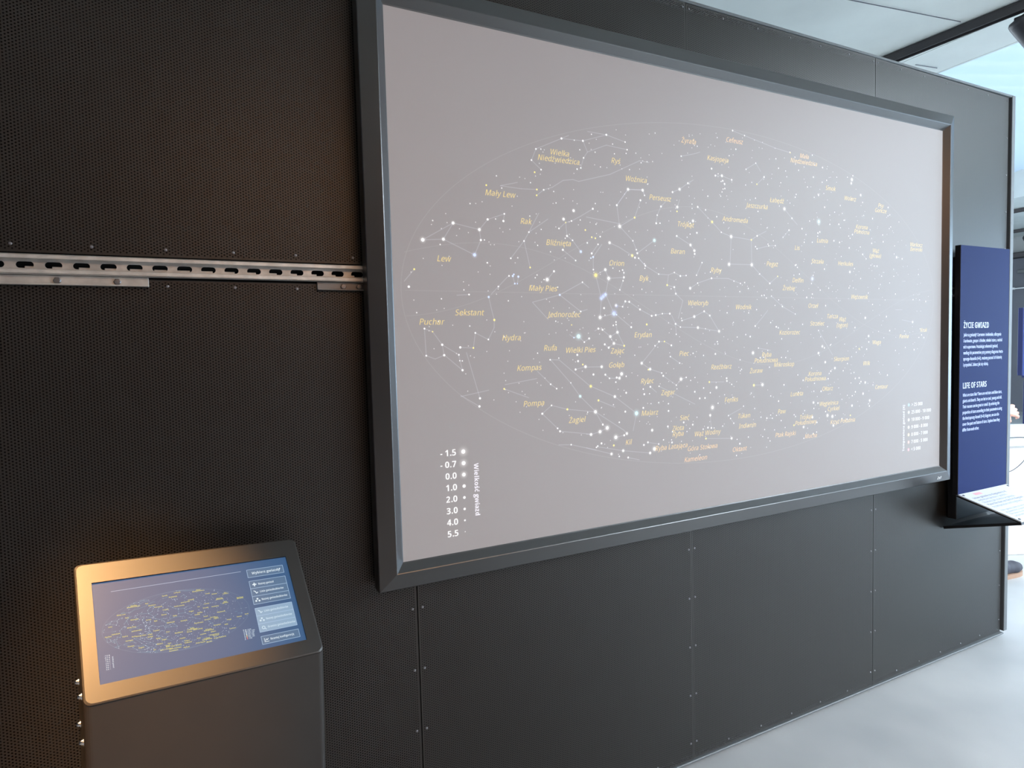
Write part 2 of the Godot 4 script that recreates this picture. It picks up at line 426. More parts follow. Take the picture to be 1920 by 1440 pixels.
func stroke(img: Image, a: Vector2, b: Vector2, width: float, col: Color, alpha := 1.0):
	var d := b - a
	var l := d.length()
	if l < 0.01:
		return
	var u := d / l
	var steep := absf(d.y) > absf(d.x)
	var lo := floori(minf(a.y, b.y) if steep else minf(a.x, b.x))
	var hi := ceili(maxf(a.y, b.y) if steep else maxf(a.x, b.x))
	var w := ceili(width) + 1
	for k in range(lo, hi + 1):
		var t := ((k + 0.5 - a.y) / d.y) if steep else ((k + 0.5 - a.x) / d.x)
		var mid := (a.x + d.x * t) if steep else (a.y + d.y * t)
		for j in range(floori(mid) - w, floori(mid) + w + 1):
			var p := Vector2(j + 0.5, k + 0.5) if steep else Vector2(k + 0.5, j + 0.5)
			var s := clampf((p - a).dot(u), 0.0, l)
			var dist := (p - a - u * s).length()
			blend(img, int(p.x), int(p.y), col, clampf(width * 0.5 + 0.5 - dist, 0.0, 1.0) * alpha)


func star_points(img_w: float) -> Array:
	# the listed stars, then faint ones scattered over the chart's oval: [place, size, hue]
	var out := []
	for area in STARS:
		for i in range(0, area.size(), 3):
			out.append([Vector2(area[i], area[i + 1]), area[i + 2] % 10, area[i + 2] / 10])
	var r := RandomNumberGenerator.new()
	r.seed = 77
	for i in 1150:
		var p := Vector2(r.randf_range(-1, 1), r.randf_range(-1, 1))
		if p.length() < 0.985:
			out.append([Vector2(1010 + 985 * p.x, 610 + 474 * p.y), 2 if r.randf() < 0.22 else 1, 0])
	return out


func polyline(line: String) -> Array:
	var out := []
	for p in line.split(" "):
		var c := p.split(",")
		out.append(Vector2(float(c[0]), float(c[1])))
	return out


func chart_picture() -> Image:
	var img := Image.create(CHART_W, CHART_H, false, Image.FORMAT_RGB8)
	var ground := Color(0.425, 0.385, 0.38)
	img.fill(ground)
	var faint := Color(0.62, 0.60, 0.63)
	# edge of the sky, and two great circles
	var prev := Vector2.ZERO
	for i in 181:
		var a := TAU * i / 180.0
		var p := Vector2(1010 + 990 * cos(a), 610 + 478 * sin(a))
		if i > 0:
			stroke(img, prev, p, 1.2, faint, 0.35)
		prev = p
	for k in 3:
		for i in 81:
			var t := -1.0 + 2.0 * i / 80.0
			var p := Vector2(1010 + 980 * t, 610 + [0.0, 210.0, -250.0][k] * sin(t * 2.6 + k) * (1.0 - t * t * 0.6))
			if i > 0:
				stroke(img, prev, p, 1.2, faint, 0.3)
			prev = p
	for grp in FIGURES:
		var p := polyline(grp)
		for i in p.size() - 1:
			stroke(img, p[i], p[i + 1], 1.5, Color(0.72, 0.72, 0.78), 0.5)
	var hues := [Color(1, 1, 1), Color(1.0, 0.93, 0.42), Color(0.78, 0.84, 1.0), Color(0.80, 0.98, 1.0)]
	for s in star_points(CHART_W):
		var size: int = s[1]
		var rad: float = [0.6, 1.2, 1.6, 2.1, 2.7, 3.2, 3.9, 4.5, 5.2][size]
		var glow := 0.0 if size < 5 else (size - 3) * 2.2
		var col: Color = hues[s[2]]
		dot(img, s[0], rad, col if size > 1 else ground.lerp(Color(0.95, 0.95, 0.95), 0.8), glow)
	for q in [[552, 619, 13], [560, 613, 13], [593, 657, 13], [600, 641, 10]]:
		dot(img, Vector2(q[0], q[1]), 0.2, Color(0.55, 0.6, 0.98), q[2])
	var yellow := Color(0.90, 0.78, 0.34)
	var orange := Color(0.93, 0.73, 0.46)
	for n in NAMES_ON_CHART:
		write(img, n[0], Vector2(n[1], n[2]), 18.0, yellow.lerp(orange, smoothstep(0.75, 1.0, absf(n[2] - 610) / 474.0)), 0.5, false, 0.22, 0.0, 1.06, 1.0)
	# magnitude key, lower left
	var mags := ["- 1.5", "- 0.7", "0.0", "1.0", "2.0", "3.0", "4.0", "5.5"]
	for i in 8:
		var y := 982.0 + 27.1 * i
		write(img, mags[i], Vector2(137, y), 20.5, Color(0.97, 0.97, 0.97), 1.0, true)
		dot(img, Vector2(155.5 - i * 0.2, y), [4.9, 4.7, 4.4, 3.9, 3.3, 3.0, 2.3, 1.2][i], Color(1, 1, 1), [13.0, 11.0, 9.0, 2.0, 0.0, 0.0, 0.0, 0.0][i])
	write(img, "Wielkość gwiazd", Vector2(187, 1075), 16.0, Color(0.95, 0.93, 0.98), 0.5, true, 0.0, PI / 2)
	# temperature key, lower right
	var hot := [Color(0.62, 0.86, 0.98), Color(0.93, 0.97, 1.0), Color(0.97, 0.99, 1.0), Color(1, 1, 1), Color(0.99, 0.93, 0.68), Color(0.97, 0.72, 0.66), Color(0.95, 0.62, 0.66)]
	for i in 7:
		var y := 980.0 + 26.7 * i
		dot(img, Vector2(1859, y), 4.6, hot[i], 5.0)
		write(img, TEMPERATURES[i], Vector2(1875, y), 17.0, Color(0.86, 0.88, 0.92), 0.0, true)
	write(img, "Temperatura gwiazd [K]", Vector2(1830, 1061), 14.5, Color(0.84, 0.86, 0.92), 0.5, true, 0.0, -PI / 2)
	return img


func console_picture() -> Image:
	var img := Image.create(1024, 544, false, Image.FORMAT_RGB8)
	var ground := Color(0.22, 0.36, 0.52)
	img.fill(ground)
	var map := func(p: Vector2) -> Vector2: return Vector2(390 + (p.x - 1010) * 360.0 / 985.0, 281 + (p.y - 610) * 168.0 / 475.0)
	var pale := Color(0.42, 0.56, 0.68)
	var prev := Vector2.ZERO
	for k in 6:                          # meridians of the sky map, then its edge
		for i in 91:
			var a := TAU * i / 90.0
			var p := Vector2(390 + [62.0, 128.0, 196.0, 262.0, 318.0, 362.0][k] * cos(a), 281 + 169.0 * sin(a))
			if i > 0:
				stroke(img, prev, p, 1.3, pale, 0.42 if k < 5 else 0.6)
			prev = p
	for k in 5:
		for i in 61:
			var t := -1.0 + 2.0 * i / 60.0
			var h := -0.66 + 0.33 * k
			var p := Vector2(390 + 360 * sqrt(1.0 - h * h) * t, 281 + 168 * h + 12.0 * (1.0 - t * t) * signf(h))
			if i > 0:
				stroke(img, prev, p, 1.2, pale, 0.36)
			prev = p
	for grp in FIGURES:
		var p := polyline(grp)
		for i in p.size() - 1:
			stroke(img, map.call(p[i]), map.call(p[i + 1]), 1.6, Color(0.40, 0.66, 0.76), 0.75)
	for s in star_points(1024.0):
		if s[1] > 2:
			dot(img, map.call(s[0]), 0.5 + s[1] * 0.2, Color(0.82, 0.90, 0.97))
	for n in NAMES_ON_CHART:
		write(img, n[0], map.call(Vector2(n[1], n[2])), 9.0, Color(0.93, 0.88, 0.42), 0.5, true)
	stroke(img, Vector2(84, 60), Vector2(747, 54), 2.6, Color(0.68, 0.76, 0.86))
	var white := Color(0.88, 0.93, 0.96)
	var rim := Color(0.66, 0.77, 0.88)
	var rows := [[50, 100, 0, "Wybierz gwiazdy"], [124, 172, 1, "Nazwy gwiazd"], [172, 222, 1, "Linie gwiazdozbiorów"], [222, 272, 1, "Nazwy gwiazdozbiorów"], [296, 344, 2, "Linie gwiazdozbiorów"], [344, 393, 2, "Nazwy gwiazdozbiorów"], [393, 442, 2, "Granice gwiazdozbiorów"], [467, 514, 0, "Resetuj konfigurację"]]
	for i in rows.size():
		var row: Array = rows[i]
		var back := Color(0.34, 0.45, 0.57) if row[2] < 2 else Color(0.56, 0.67, 0.77)
		img.fill_rect(Rect2i(781, row[0], 213, row[1] - row[0]), back)
		for e in [[Vector2(781, row[0]), Vector2(994, row[0])], [Vector2(781, row[1]), Vector2(994, row[1])], [Vector2(781, row[0]), Vector2(781, row[1])], [Vector2(994, row[0]), Vector2(994, row[1])]]:
			stroke(img, e[0], e[1], 2.6, rim)
		var y: float = (row[0] + row[1]) * 0.5
		var ink := white if row[2] < 2 else Color(0.80, 0.88, 0.93)
		if i == 0:
			write(img, row[3], Vector2(806, y), 21.0, white, 0.0, true)
			dot(img, Vector2(972, y - 4), 4.5, white)
			continue
		write(img, row[3], Vector2(830, y), 17.0, ink, 0.0, true, 0.0, 0.0, 0.80)
		if i == 1:
			for a in 4:
				stroke(img, Vector2(807, y), Vector2(807, y) + Vector2.from_angle(a * PI / 2) * 11, 7.0, ink)
		elif i == 2 or i == 4:
			for q in [[-12, -9, -3, -5], [-3, -5, 2, 8], [2, 8, 11, 2]]:
				stroke(img, Vector2(807 + q[0], y + q[1]), Vector2(807 + q[2], y + q[3]), 5.0, ink)
		elif i == 6:
			for a in 12:
				stroke(img, Vector2(806, y) + Vector2.from_angle(a * TAU / 12) * 8, Vector2(806, y) + Vector2.from_angle((a + 1) * TAU / 12) * 8, 4.0, ink)
			stroke(img, Vector2(812, y + 6), Vector2(820, y + 12), 4.0, ink)
		elif i == 7:
			for q in [[-10, -10, -10, 11], [-10, 11, 13, 11], [-5, 4, 1, -5], [1, -5, 5, 2], [5, 2, 11, -7]]:
				stroke(img, Vector2(807 + q[0], y + q[1]), Vector2(807 + q[2], y + q[3]), 3.2, ink)
		else:
			for q in [[-9, 5], [0, -7], [9, 6]]:
				dot(img, Vector2(807 + q[0], y + q[1]), 5.6, ink)
	for i in 8:
		dot(img, Vector2(50, 402 + i * 10), 2.6 - i * 0.2, white)
		write(img, ["-1.5", "-0.7", "0.0", "1.0", "2.0", "3.0", "4.0", "5.5"][i], Vector2(44, 402 + i * 10), 9.0, white, 1.0, true)
	write(img, "Wielkość gwiazd", Vector2(64, 440), 7.5, white, 0.5, true, 0.0, PI / 2)
	for i in 7:
		dot(img, Vector2(708, 412 + i * 8.5), 3.2, [white, white, white, white, Color(0.98, 0.9, 0.6), Color(0.95, 0.6, 0.5), Color(0.92, 0.45, 0.45)][i])
		write(img, TEMPERATURES[i], Vector2(714, 412 + i * 8.5), 8.5, white, 0.0, true, 0.0, 0.0, 0.72)
	write(img, "Temperatura [K]", Vector2(697, 438), 8.0, white, 0.5, true, 0.0, -PI / 2)
	return img


func info_picture() -> Image:
	# print of the blue info board, 400 x 1115 mm at 1.6 px per mm
	var img := Image.create(640, 1784, false, Image.FORMAT_RGB8)
	img.fill(Color(0.12, 0.165, 0.34))
	var ink := Color(0.80, 0.85, 0.95)
	write(img, "ŻYCIE GWIAZD", Vector2(46, 565), 58.0, ink, 0.0, true, 0.0, 0.0, 0.82)
	var pl := ["Jakie są gwiazdy? Czerwone i niebieskie, olbrzymie", "i karłowate, gorące i chłodne, młode i stare, a wśród", "nich supernowe. Poszukując własności gwiazd,", "według ich parametrów przy pomocy diagramu Hertz-", "sprunga–Russella (H–R), możemy poznać ich historię", "i przyszłość. Zobacz jak się różnią."]
	for i in pl.size():
		write(img, pl[i], Vector2(46, 634 + i * 43), 31.0, ink, 0.0, true, 0.0, 0.0, 0.655)
	write(img, "LIFE OF STARS", Vector2(46, 998), 58.0, ink, 0.0, true, 0.0, 0.0, 0.80)
	var en := ["What are stars like? There are red stars and blue stars,", "giants and dwarfs. They are hot or cool, young and old.", "Their masses can be great or small. By ordering the", "properties of stars according to their parameters using", "the Hertzsprung–Russell (H–R) diagram, we can dis-", "cover the past and future of stars. Explore how they", "differ from each other."]
	for i in en.size():
		write(img, en[i], Vector2(46, 1066 + i * 42), 31.0, ink, 0.0, true, 0.0, 0.0, 0.635)
	return img


func desk_picture() -> Image:
	# print of the white sloping plate, 400 x 251 mm
	var img := Image.create(800, 502, false, Image.FORMAT_RGB8)
	img.fill(Color(0.86, 0.88, 0.90))
	var ink := Color(0.42, 0.44, 0.50)
	img.fill_rect(Rect2i(170, 26, 120, 34), Color(0.90, 0.70, 0.72))
	for i in 5:
		write(img, ["Ustaw gwiazdy na diagramie H–R", "według temperatury i jasności.", "Obserwuj jak zmienia się gwiazda.", "Place the stars on the H–R diagram", "by temperature and brightness."][i], Vector2(60, 95 + i * 40), 34.0, ink, 0.0, i % 3 == 0)
	for i in 4:
		write(img, ["Kolor gwiazdy zależy od temperatury", "jej powierzchni, a jasność od rozmiaru.", "The colour of a star depends on its", "surface temperature, brightness on size."][i], Vector2(60, 320 + i * 34), 28.0, ink, 0.0, false)
	return img


func far_info_picture() -> Image:
	var img := Image.create(512, 512, false, Image.FORMAT_RGB8)
	img.fill(Color(0.13, 0.19, 0.43))
	var ink := Color(0.74, 0.82, 0.94)
	for i in 2:
		write(img, ["GRAWITACJA I ORBITY", "GRAVITY AND ORBITS"][i], Vector2(30, [148, 310][i]), 40.0, ink, 0.0, true)
		for k in 4:
			write(img, ["Planety krążą wokół gwiazd po elipsach.", "Im bliżej gwiazdy, tym szybciej się poruszają.", "Planets travel round stars on ellipses.", "The closer to a star, the faster they move."][k], Vector2(30, [190, 352][i] + k * 28), 24.0, ink, 0.0, true)
	return img


# ------------------------------------------------------------------ materials
func mat(called: String, col: Color, rough := 0.6, metal := 0.0, spec := 0.5) -> StandardMaterial3D:
	var m := StandardMaterial3D.new()
	m.resource_name = called
	m.albedo_color = col
	m.roughness = rough
	m.metallic = metal
	m.metallic_specular = spec
	M[called] = m
	return m


func noise_tex(seed_: int, freq: float, lo: Color, hi: Color, size := 512, octaves := 4) -> NoiseTexture2D:
	var f := FastNoiseLite.new()
	f.seed = seed_
	f.frequency = freq
	f.fractal_octaves = octaves
	var t := NoiseTexture2D.new()
	t.noise = f
	t.width = size
	t.height = size
	t.seamless = true
	var g := Gradient.new()
	g.set_color(0, lo)
	g.set_color(1, hi)
	t.color_ramp = g
	return t


func triplanar(m: StandardMaterial3D, t: Texture2D, scale: float):
	m.albedo_texture = t
	m.uv1_triplanar = true
	m.uv1_world_triplanar = true
	m.uv1_scale = Vector3.ONE * scale


func print_mat(called: String, img: Image, rough: float, glow := 0.0, base := Color.WHITE) -> StandardMaterial3D:
	var t := ImageTexture.create_from_image(img)
	var m := mat(called, base, rough)
	m.texture_repeat = false
	if glow > 0.0:
		m.emission_enabled = true
		m.emission_texture = t
		m.emission_operator = BaseMaterial3D.EMISSION_OP_MULTIPLY
		m.emission = Color.WHITE
		m.emission_energy_multiplier = glow
	else:
		m.albedo_texture = t
	return m


func make_materials():
	# perforated black sheet: staggered round holes, 7 mm apart, cut out of the sheet
	var w := 97
	var h := 56
	var img := Image.create(w, h, false, Image.FORMAT_RGBA8)
	for y in h:
		for x in w:
			var p := Vector2((x + 0.5) / w * 12.124, (y + 0.5) / h * 7.0)
			var d := 1e9
			for c in [Vector2(0, 0), Vector2(12.124, 0), Vector2(0, 7), Vector2(12.124, 7), Vector2(6.062, 3.5)]:
				d = minf(d, p.distance_to(c))
			img.set_pixel(x, y, Color(1, 1, 1, clampf(0.5 + (d - 2.05) * 3.0, 0.0, 1.0)))
	var sheet := mat("perforated_black_paint", Color(0.165, 0.153, 0.140), 0.43, 0.4, 0.55)
	sheet.clearcoat_enabled = true
	sheet.clearcoat = 0.35
	sheet.clearcoat_roughness = 0.35
	sheet.albedo_texture = ImageTexture.create_from_image(img)
	sheet.transparency = BaseMaterial3D.TRANSPARENCY_ALPHA_SCISSOR
	sheet.alpha_scissor_threshold = 0.5
	mat("black_paint", Color(0.175, 0.17, 0.165), 0.42)
	mat("partition_core", Color(0.05, 0.05, 0.05), 0.9)
	mat("screw_steel", Color(0.5, 0.5, 0.51), 0.35, 0.8)
	mat("grey_trim", Color(0.38, 0.40, 0.41), 0.5)
	mat("bezel_grey", Color(0.165, 0.165, 0.168), 0.30, 0.0, 0.75)
	mat("console_paint", Color(0.145, 0.130, 0.115), 0.40, 0.0, 0.5)
	triplanar(M.console_paint, noise_tex(5, 0.02, Color(0.92, 0.92, 0.92), Color(1, 1, 1), 256), 1.5)
	mat("chrome", Color(0.85, 0.85, 0.85), 0.12, 1.0)
	mat("galvanised", Color(0.86, 0.84, 0.81), 0.48, 0.55)
	triplanar(M.galvanised, noise_tex(9, 0.03, Color(0.80, 0.80, 0.80), Color(1, 1, 1), 256), 2.5)
	mat("galvanised_dull", Color(0.50, 0.49, 0.48), 0.5, 0.7)
	mat("stand_blue", Color(0.180, 0.215, 0.420), 0.4)
	mat("stand_black", Color(0.10, 0.10, 0.11), 0.45)
	mat("white_plate", Color(0.88, 0.89, 0.90), 0.4)
	mat("ceiling_plaster", Color(0.84, 0.86, 0.845), 0.9)
	triplanar(M.ceiling_plaster, noise_tex(3, 0.006, Color(0.93, 0.93, 0.93), Color(1, 1, 1), 512), 0.35)
	mat("floor_concrete", Color(0.74, 0.745, 0.745), 0.42, 0.0, 0.5)
	triplanar(M.floor_concrete, noise_tex(11, 0.008, Color(0.86, 0.87, 0.88), Color(1, 1, 1), 512), 0.3)
	mat("wall_paint", Color(0.70, 0.71, 0.71), 0.9)
	mat("wall_dark", Color(0.30, 0.31, 0.33), 0.8)
	mat("hall_grey", Color(0.42, 0.43, 0.46), 0.8)
	mat("track_black", Color(0.25, 0.24, 0.25), 0.5)
	mat("lamp_black", Color(0.22, 0.22, 0.24), 0.45)
	mat("slat_white", Color(0.93, 0.95, 0.96), 0.7)
	M.slat_white.backlight_enabled = true
	M.slat_white.backlight = Color(1.18, 1.21, 1.23)
	mat("window_frame", Color(0.75, 0.76, 0.77), 0.5)
	var glass := mat("window_glass", Color(0.95, 0.97, 0.98, 0.08), 0.05)
	glass.transparency = BaseMaterial3D.TRANSPARENCY_ALPHA
	var dif := mat("roof_diffuser", Color(0.92, 0.94, 0.95), 0.6)
	dif.emission_enabled = true
	dif.emission = Color(0.93, 0.97, 1.0)
	dif.emission_energy_multiplier = 1.6
	mat("table_white", Color(0.93, 0.93, 0.92), 0.45)
	mat("cable_grey", Color(0.45, 0.46, 0.48), 0.5)
	mat("rubber_black", Color(0.08, 0.08, 0.09), 0.6)
	mat("clip_red", Color(0.62, 0.22, 0.20), 0.5)
	mat("skin", Color(0.86, 0.62, 0.52), 0.55)
	M.skin.vertex_color_use_as_albedo = true
	M.skin.albedo_color = Color.WHITE
	mat("hair", Color(0.16, 0.11, 0.08), 0.6)
	mat("shoe_dark", Color(0.20, 0.20, 0.24), 0.7)
	mat("shoe_sole", Color(0.62, 0.50, 0.42), 0.7)
	var warm := mat("lamp_glow", Color(1, 0.9, 0.75), 0.4)
	warm.emission_enabled = true
	warm.emission = Color(1.0, 0.80, 0.55)
	warm.emission_energy_multiplier = 1.6


# ------------------------------------------------------------------ the room
func boxes(list: Array, ch := 0.0) -> ArrayMesh:
	# each entry: low corner, high corner
	var st := st_new()
	for e in list:
		var lo: Vector3 = e[0]
		var hi: Vector3 = e[1]
		add_box(st, (lo + hi) * 0.5, hi - lo, ch)
	return st.commit()


func room_piece(called: String, list: Array, m: Material, label: String, category: String) -> MeshInstance3D:
	var o := part(called, boxes(list), m, self)
	o.set_meta("kind", "structure")
	tag(o, label, category)
	return o


func build_room():
	room_piece("floor", [[Vector3(-4, -0.2, -9), Vector3(14.4, 0, 7.2)]], M.floor_concrete, "pale grey polished concrete floor of the hall", "floor")
	room_piece("wall_left", [[Vector3(-4.2, 0, -9), Vector3(-4, 4.6, 7)]], M.wall_dark, "dark grey side wall at the unlit end", "wall")
	room_piece("wall_rear", [[Vector3(-4.2, 0, -9.2), Vector3(-3.1, 4.6, -9)], [Vector3(9.1, 0, -9.2), Vector3(14.4, 4.6, -9)], [Vector3(-3.1, 0, -9.2), Vector3(9.1, 0.45, -9)], [Vector3(-3.1, 3.25, -9.2), Vector3(9.1, 4.6, -9)]], M.wall_paint, "wall with a long window behind the black partition", "wall")
	window("window_4", Vector3(3.0, 0, -9.1), 12.2, 0.45, 3.25, false, "long window in the wall behind the partition")
	# a ceiling lamp over the visitors' side, outside the picture
	var cl := structure("ceiling_lamp", "flat warm ceiling lamp on the visitors' side", "lamp")
	part("lamp_tray", boxes([[Vector3(-0.65, 3.36, 4.55), Vector3(2.65, 3.395, 6.25)]], 0.004), M.window_frame, cl)
	part("lamp_panel", boxes([[Vector3(-0.6, 3.345, 4.6), Vector3(2.6, 3.36, 6.2)]], 0.002), M.lamp_glow, cl)
	# wall towards the camera's back, and the far right wall: each with a long window
	room_piece("wall_front", [[Vector3(-4.2, 0, 7), Vector3(4, 4.6, 7.2)], [Vector3(13.2, 0, 7), Vector3(14.4, 4.6, 7.2)], [Vector3(4, 0, 7), Vector3(13.2, 0.45, 7.2)], [Vector3(4, 3.25, 7), Vector3(13.2, 4.6, 7.2)]], M.wall_dark, "wall with a long window behind the viewer", "wall")
	room_piece("wall_right", [[Vector3(14.2, 0, -9), Vector3(14.4, 4.6, -0.3)], [Vector3(14.2, 0, 6.7), Vector3(14.4, 4.6, 7)], [Vector3(14.2, 0, -0.3), Vector3(14.4, 0.1, 6.7)], [Vector3(14.2, 3.3, -0.3), Vector3(14.4, 4.6, 6.7)]], M.hall_grey, "grey far wall of the hall", "wall")
	window("window_1", Vector3(14.3, 0, 3.2), 7.0, 0.1, 3.3, true, "long window in the far right wall")
	window("window_2", Vector3(8.6, 0, 7.1), 9.2, 0.45, 3.25, false, "long window in the wall behind the viewer")
	# ceiling of slabs with open joints, ending at the skylight
	var c := structure("ceiling", "pale plastered ceiling of large slabs above the black partition", "ceiling")
	var xs := [-4.0, -1.6, 1.1, 3.885, 4.29]
	for i in 4:
		var st := st_new()
		add_box(st, Vector3((xs[i] + xs[i + 1]) * 0.5, 3.55, -1), Vector3(xs[i + 1] - xs[i] - 0.006, 0.3, 16), 0.002)
		part("ceiling_slab", st.commit(), M.ceiling_plaster, c)
	part("ceiling_core", boxes([[Vector3(-4, 3.42, -9), Vector3(4.28, 4.6, 7)]]), M.wall_paint, c)
	room_piece("ceiling_far", [[Vector3(10.1, 3.5, -9), Vector3(14.2, 4.6, 7)]], M.ceiling_plaster, "pale soffit beyond the skylight", "ceiling")
	# hairline cracks in the plaster, filled slots a little proud of it
	for q in [[Vector3(2.55, 3.398, -0.72), Vector3(3.66, 3.398, -0.565)], [Vector3(4.0, 3.398, -1.03), Vector3(4.2, 3.398, -1.0)]]:
		var d: Vector3 = q[1] - q[0]
		part("plaster_crack", box((q[0] + q[1]) * 0.5, Vector3(0.0022, 0.005, d.length()), 0.0, Basis.looking_at(d)), M.hall_grey, c)
	# skylight with a bed of white louvre slats
	var s := structure("window_3", "bright skylight screened by rows of white louvre slats", "skylight")
	var along := Vector3(0.928, 0, 0.373)
	var across := Vector3(-0.373, 0, 0.928)
	var y := 3.9
	var t := -14.0
	while t < 12.0:
		# the slat line p = across * t + along * k, cut to the opening
		var k0 := (4.31 - across.x * t) / along.x
		var k1 := (10.08 - across.x * t) / along.x
		var za := (-7.5 - across.z * t) / along.z
		var zb := (0.9 - across.z * t) / along.z
		k0 = maxf(k0, za)
		k1 = minf(k1, zb)
		if k1 - k0 > 0.4:
			var mid := across * t + along * (k0 + k1) * 0.5
			mid.y = y
			var b := Basis(along, Vector3.UP, along.cross(Vector3.UP).normalized()) * Basis(Vector3.RIGHT, deg_to_rad(-15.0))
			part("slat", box(mid, Vector3(k1 - k0, 0.006, 0.37), 0.003, b), M.slat_white, s)
		t += 0.2455
	part("curb", boxes([[Vector3(4.31, 3.86, 1.1), Vector3(10.08, 4.6, 3.1)], [Vector3(7.27, 3.86, 3.1), Vector3(10.08, 4.6, 6.0)], [Vector3(4.29, 3.4, -9), Vector3(4.31, 4.6, 7)], [Vector3(10.08, 3.5, -9), Vector3(10.1, 4.6, 7)], [Vector3(4.29, 3.86, -7.6), Vector3(10.1, 4.6, -7.5)], [Vector3(4.29, 3.86, 0.9), Vector3(10.1, 4.6, 1.1)], [Vector3(4.29, 3.4, 6.0), Vector3(10.1, 4.6, 7)], [Vector3(4.29, 3.4, -9), Vector3(10.1, 3.9, -7.5)]]), M.ceiling_plaster, s)
	s = structure("window_5", "plain roof light over the visitors' side of the hall", "skylight")
	for i in 4:
		part("pane", boxes([[Vector3(4.47 + 0.7 * i, 3.88, 3.2), Vector3(5.13 + 0.7 * i, 3.89, 5.95)]]), M.roof_diffuser, s)
		part("glazing_bar", boxes([[Vector3(4.42 + 0.7 * i, 3.86, 3.1), Vector3(4.47 + 0.7 * i, 3.91, 6.0)]], 0.003), M.window_frame, s)


func window(called: String, at: Vector3, width: float, lo: float, hi: float, facing_x: bool, label: String):
	var w := structure(called, label, "window")
	var b := Basis(Vector3.UP, PI / 2) if facing_x else Basis.IDENTITY
	var st := st_new()
	for e in [[-1.0, 0], [1.0, 0]]:
		add_box(st, at + b * Vector3(e[0] * (width * 0.5 - 0.03), (lo + hi) * 0.5, 0), Vector3(0.06, hi - lo, 0.08), 0.004, b)
	for yy in [lo + 0.03, hi - 0.03]:
		add_box(st, at + b * Vector3(0, yy, 0), Vector3(width, 0.06, 0.08), 0.004, b)
	part("window_frame", st.commit(), M.window_frame, w)
	var n := int(round(width / 1.5))
	for i in n:
		var x := -width * 0.5 + width * (i + 0.5) / n
		part("pane", box(at + b * Vector3(x, (lo + hi) * 0.5, 0), Vector3(width / n - 0.05, hi - lo - 0.12, 0.008), 0.0, b), M.window_glass, w)
		if i > 0:
			part("mullion", box(at + b * Vector3(x - width * 0.5 / n, (lo + hi) * 0.5, 0), Vector3(0.05, hi - lo - 0.12, 0.07), 0.004, b), M.window_frame, w)


# ------------------------------------------------------------------ the partition
func sheet_mesh(w: float, h: float) -> ArrayMesh:
	# a perforated sheet 1.5 mm thick with a plain rim, its lower left front corner at the origin
	var st := st_new()
	var rim := 0.005
	var solid := Vector2(0.25, 0.25)
	for side in [1.0, -1.0]:
		var z := 0.0 if side > 0.0 else -0.0015
		var n := Vector3(0, 0, side)
		var p := func(x: float, y: float) -> Vector3: return Vector3(x, y, z)
		var u := func(x: float, y: float) -> Vector2: return Vector2(x / 0.012124, y / 0.007)
		var x1: float = w - rim
		var y1: float = h - rim
		face(st, [p.call(rim, rim), p.call(x1, rim), p.call(x1, y1), p.call(rim, y1)], n, [u.call(rim, rim), u.call(x1, rim), u.call(x1, y1), u.call(rim, y1)])
		for r in [[0, 0, w, rim], [0, y1, w, h], [0, rim, rim, y1], [x1, rim, w, y1]]:
			face(st, [p.call(r[0], r[1]), p.call(r[2], r[1]), p.call(r[2], r[3]), p.call(r[0], r[3])], n, [solid, solid, solid, solid])
	for e in [[Vector3(0, 0, 0), Vector3(w, 0, 0), Vector3.DOWN], [Vector3(0, h, 0), Vector3(w, h, 0), Vector3.UP], [Vector3(0, 0, 0), Vector3(0, h, 0), Vector3.LEFT], [Vector3(w, 0, 0), Vector3(w, h, 0), Vector3.RIGHT]]:
		var back := Vector3(0, 0, -0.0015)
		face(st, [e[0], e[1], e[1] + back, e[0] + back], e[2], [solid, solid, solid, solid])
	return st.commit()


